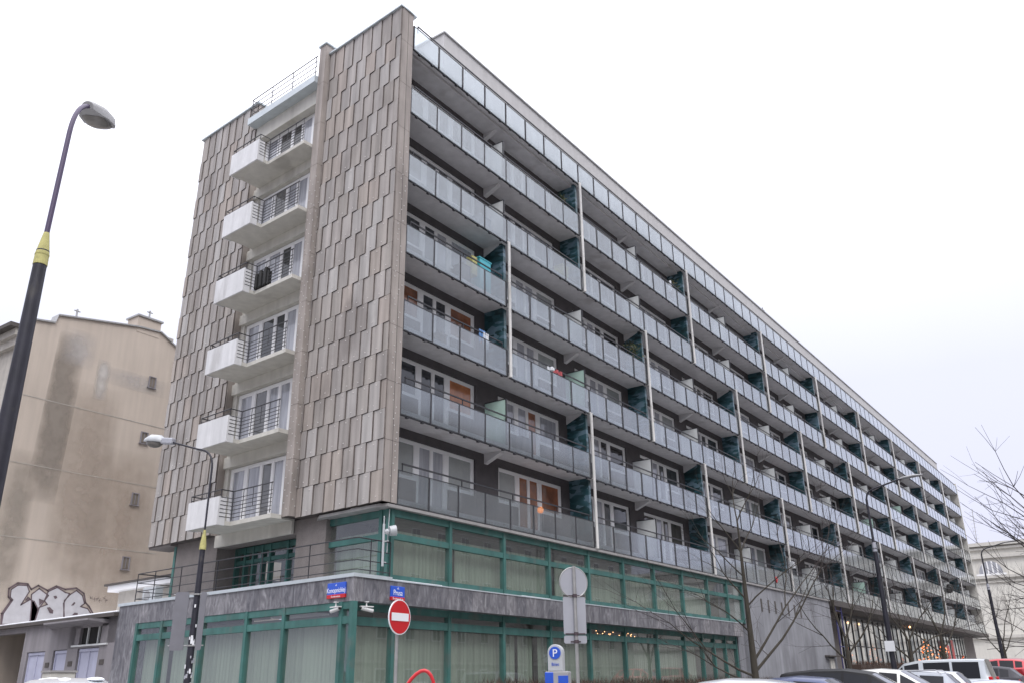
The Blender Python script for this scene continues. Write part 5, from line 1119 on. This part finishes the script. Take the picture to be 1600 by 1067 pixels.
def car(kind,col,label,x,y,rz,scale=1,snow=False,rails=False,z=None,metal=.35):
    d=CT[kind]; st=smooth_st(d['st']); L=d['L']; g0=G(x)+.004 if z is None else z
    t=thing('parked_car' if kind!='van' else 'parked_van',label,'car' if kind!='van' else 'van',(x,y,g0),rz,'cars parked in front of the block'); t.scale=(scale,)*3
    paint=mat('car_paint',col,.32 if max(col)>.1 else .45,metal=0 if max(col)<.1 else metal,spec=.2 if max(col)<.1 else .6,coat=.04 if max(col)<.1 else .5,var=.04)
    rings=[]
    zs=.24
    for (px,w,zb,zr,wr,gk) in st:
        zb2=max(zb,zs+.12); cab=zr-zb2>.16
        rings.append([(w*.90,zs),(w*.985,zs+.10),(w,lerp(zs,zb2,.55)),(w*.985,zb2-.03),(w*.955,zb2),(lerp(w*.955,wr,.10),lerp(zb2,zr,.10)),(lerp(w*.955,wr,.90),lerp(zb2,zr-.04,.92)),(wr,zr-.035),(wr*.86,zr),(wr*.45,zr+.022),(0,zr+.03)])
    n=len(rings[0]); V=[];
    for (s_,rg) in zip(st,rings):
        for (yy,zz) in rg: V.append((s_[0]-L/2,yy,zz))
        for (yy,zz) in rg[:-1]: V.append((s_[0]-L/2,-yy,zz))
    M_=2*n-1
    def idx(i,j,side): return i*M_+(j if side>0 or j==n-1 else n+j)
    groups={'body':[], 'side_window':[], 'side_window_':[], 'windscreen':[], 'rear_window':[]}
    for i in range(len(st)-1):
        gk=st[i][5]
        for side in (1,-1):
            for j in range(n-1):
                f=[idx(i,j,side),idx(i+1,j,side),idx(i+1,j+1,side),idx(i,j+1,side)]
                if side<0: f=f[::-1]
                key='body'
                if gk in('s','q') and j==5: key='side_window'
                if gk=='w' and j>=8: key='windscreen'
                if gk=='w' and j==5 and rings[i+1][8][1]-rings[i+1][4][1]>.3: key='side_window'
                if gk=='r' and j>=8: key='rear_window'
                if key=='side_window' and side<0: key='side_window_'
                groups[key].append(tuple(f))
        groups['body'].append((idx(i,0,1),idx(i,0,-1),idx(i+1,0,-1),idx(i+1,0,1)))
    for i in (0,len(st)-1):
        f=[idx(i,j,1) for j in range(n)]+[idx(i,j,-1) for j in range(n-2,-1,-1)]; groups['body'].append(tuple(f))
    for key,fs in groups.items():
        if not fs: continue
        used=sorted({q for f in fs for q in f}); mp={q:k for k,q in enumerate(used)}
        mb=MB(); mb.v=[V[q] for q in used]; mb.f=[tuple(mp[q] for q in f) for f in fs]; mb.m=[0]*len(fs)
        mb.build(key.rstrip('_'),paint if key=='body' else 'windscreen' if key=='windscreen' else 'carglass',t,loc=(0,0,0),smooth=True)
    W=d['W']; ws=.31 if kind not in('van','mpv') else .33
    for wx in (.80,L-.82):
        for side in (1,-1):
            mb=MB(); cx=wx-L/2; mb.tube([(cx,side*(W-.19),ws),(cx,side*(W+.012),ws)],[ws,ws],20); w=mb.build('wheel','tyre',t,loc=(0,0,0),smooth=True)
            mb=MB(); mb.tube([(cx,side*(W+.0),ws),(cx,side*(W+.022),ws)],[ws*.62,ws*.58],16)
            for k in range(5): a=2*pi*k/5; mb.box(cx+cos(a)*.1-.02,cx+cos(a)*.1+.02,min(side*(W+.02),side*(W+.03)),max(side*(W+.02),side*(W+.03)),ws+sin(a)*.1-.02,ws+sin(a)*.1+.02)
            mb.build('rim','rim',w,loc=(0,0,0),smooth=True)
            mb=MB(); mb.tube([(cx,side*(W-.02),ws+.02),(cx,side*(W+.004),ws+.02)],ws*1.17,20); mb.build('wheel_arch','black',t,loc=(0,0,0),smooth=True)
    zt=d['st'][3][2]
    for side in (1,-1):
        mb=MB(); ya,yb=sorted((side*W*.58,side*W*.86)); mb.hexa([(-L/2+.015,ya,zt-.30),(-L/2+.13,yb,zt-.28),(-L/2+.42,yb,zt-.16),(-L/2+.12,ya,zt-.15),(-L/2+.02,ya,zt-.14),(-L/2+.15,yb,zt-.13),(-L/2+.46,yb,zt-.06),(-L/2+.14,ya,zt-.10)]); mb.build('headlight','head',t,loc=(0,0,0),smooth=True)
        tall_=kind in('van','mpv','wagon'); mb=MB(); ya,yb=sorted((side*W*.72,side*(W*.93))); xe=L/2-(.16 if kind!='van' else .07); 
        mb.box(xe-.10,xe+.05,ya,yb,zt-.20,zt+(.18 if tall_ else .02)); mb.build('tail_light','tail',t,loc=(0,0,0),bevel=.03)
        mb=MB(); mx_=d['st'][5][0]-L/2-.35; ya,yb=sorted((side*(W*.93),side*(W+.18))); mb.box(mx_-.05,mx_+.05,ya,yb,zt+.02,zt+.17); mb.build('mirror',paint,t,loc=(0,0,0),bevel=.03)
    if rails:
        for side in (1,-1): mb=MB(); zr=max(s_[3] for s_ in d['st']); wr=d['st'][7][4]; mb.tube([(-L/2+2.0,side*wr*.94,zr-.06),(-L/2+2.15,side*wr*.94,zr+.055),(L/2-.75,side*wr*.94,zr+.05),(L/2-.6,side*wr*.94,zr-.06)],.016,8); mb.build('roof_rail','rim',t,loc=(0,0,0),smooth=True)
    if snow:
        mb=MB(); rr=random.Random(4); zr=max(s_[3] for s_ in d['st'])
        for i in range(9): mb.ball((rr.uniform(-.3,1.6),rr.uniform(-.5,.5),zr+.0),rr.uniform(.07,.16),8,0,(1.6,1.2,.35))
        mb.build('roof_snow','snow',t,loc=(0,0,0),smooth=True)
    mb=MB(); mb.box(-L/2-.012,-L/2+.03,-.26,.26,.42,.53); mb.box(L/2-.03,L/2+.012,-.26,.26,.5,.61); mb.build('number_plate','signw',t,loc=(0,0,0))
    return t
# rz: car nose is local -x.  90deg -> nose towards -y (street, right of picture); -90 -> nose towards the building
R=math.radians
car('hatch',(.45,.46,.48),'pale silver hatchback nearest the viewer, only its roof showing',-2.4,-10.7,R(-88),z=-.20)
car('sedan',(.03,.045,.12),'dark blue saloon between the silver roof and the black people carrier',1.0,-10.8,R(-91),scale=1.03,z=-.16)
car('mpv',(.010,.010,.012),'black people carrier with dark side windows, nose towards the street',5.7,-11.2,R(92),scale=.96)
car('hatch',(.55,.55,.52),'off-white hatchback just right of the black people carrier',9.6,-11.3,R(89),z=.06)
car('wagon',(.26,.28,.32),'grey estate car with bright roof rails, tail towards the street',12.3,-10.3,R(-89),rails=True)
car('wagon',(.52,.54,.57),'silver estate car immediately left of the silver van',15.1,-10.1,R(-91))
car('van',(.50,.53,.56),'silver van taller than the other cars, with a long dark side window',20.2,-10.1,R(-90),scale=.93)
car('hatch',(.05,.05,.06),'dark grey hatchback directly behind the silver van',27.0,-10.5,R(-92))
car('hatch',(.42,.45,.55),'pale blue hatchback standing nearer the street than the row',15.8,-13.5,R(90),z=G(15)-.33)
car('sedan',(.015,.016,.02),'black saloon with its bonnet towards the street',30.6,-10.9,R(88))
car('hatch',(.40,.02,.03),'bright red hatchback partly hidden by the black saloon',36.0,-10.0,R(-90),z=.75)
car('mpv',(.24,.02,.03),'dark red car, the last of the row at the right edge',40.5,-10.9,R(90),scale=.88,z=.80)
car('mpv',(.6,.62,.66),'white car with lumps of snow on its roof near the garages',-11.0,-3.0,R(61),snow=True,scale=1.02,z=G(-11)-.03)
# ================================================================ unseen blocks added across the street, heights raised to darken lower rows and reflections
def block(ox,oy,ux,uy,Lb,H,col,label,nw,storeys):
    u=Vector((ux,uy,0)); nrm=Vector((-uy,ux,0)); O=Vector((ox,oy,0)); mname=mat('block_render',col,.9,var=.08,vscale=.5,streak=.1)
    def f(a,b,c_): return tuple(O+u*a+nrm*b+Vector((0,0,c_)))
    t=thing('added_block',label,'building',(ox,oy,0))
    c=MB(f); c.box(0,Lb,-12,0,-1,H); c.build('wall',mname,t); c=MB(f); c.box(-.3,Lb+.3,-12.3,.5,H,H+.35); c.box(0,Lb,0,.18,3.6,3.85); c.build('cornice','whitetrim',t)
    c=MB(f); c.prism([(0,-12,H+.35),(0,-.2,H+.35),(0,-6,H+3.2)],(Lb,0,0)) if False else c.box(3,Lb-3,-9,-3,H+.35,H+2.4); c.build('roof','fascia',t)
    first=None
    for s_ in range(storeys):
        for k in range(nw):
            a=(k+.5)*Lb/nw-.65; z=1.2+s_*(H-1.2)/storeys
            if first is None:
                w=MB(f); w.box(a-.1,a+1.4,0,.07,z-.1,z+1.9); w.build('window','white',t); first=D.objects['window'] if False else t.children[-1]
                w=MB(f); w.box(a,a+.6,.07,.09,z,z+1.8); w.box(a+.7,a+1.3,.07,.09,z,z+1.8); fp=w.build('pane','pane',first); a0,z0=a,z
            else:
                o=D.objects.new('window',first.data); COL.objects.link(o); o.parent=t; o.location=u*(a-a0)+Vector((0,0,z-z0)); q=D.objects.new('pane',fp.data); COL.objects.link(q); q.parent=o
block(-34,-46,1,0,72,33,(.33,.30,.26),'beige rendered block added out of view across the street to darken the mirrored glass',16,6)
block(42,-46,1,0,60,30,(.42,.40,.37),'pale rendered block added out of view across the street, farther along and lower',14,6)
block(-46,55,0,-1,86,20,(.34,.31,.29),'brown-grey block added out of view across the side street, mirrored in the end windows',18,5)
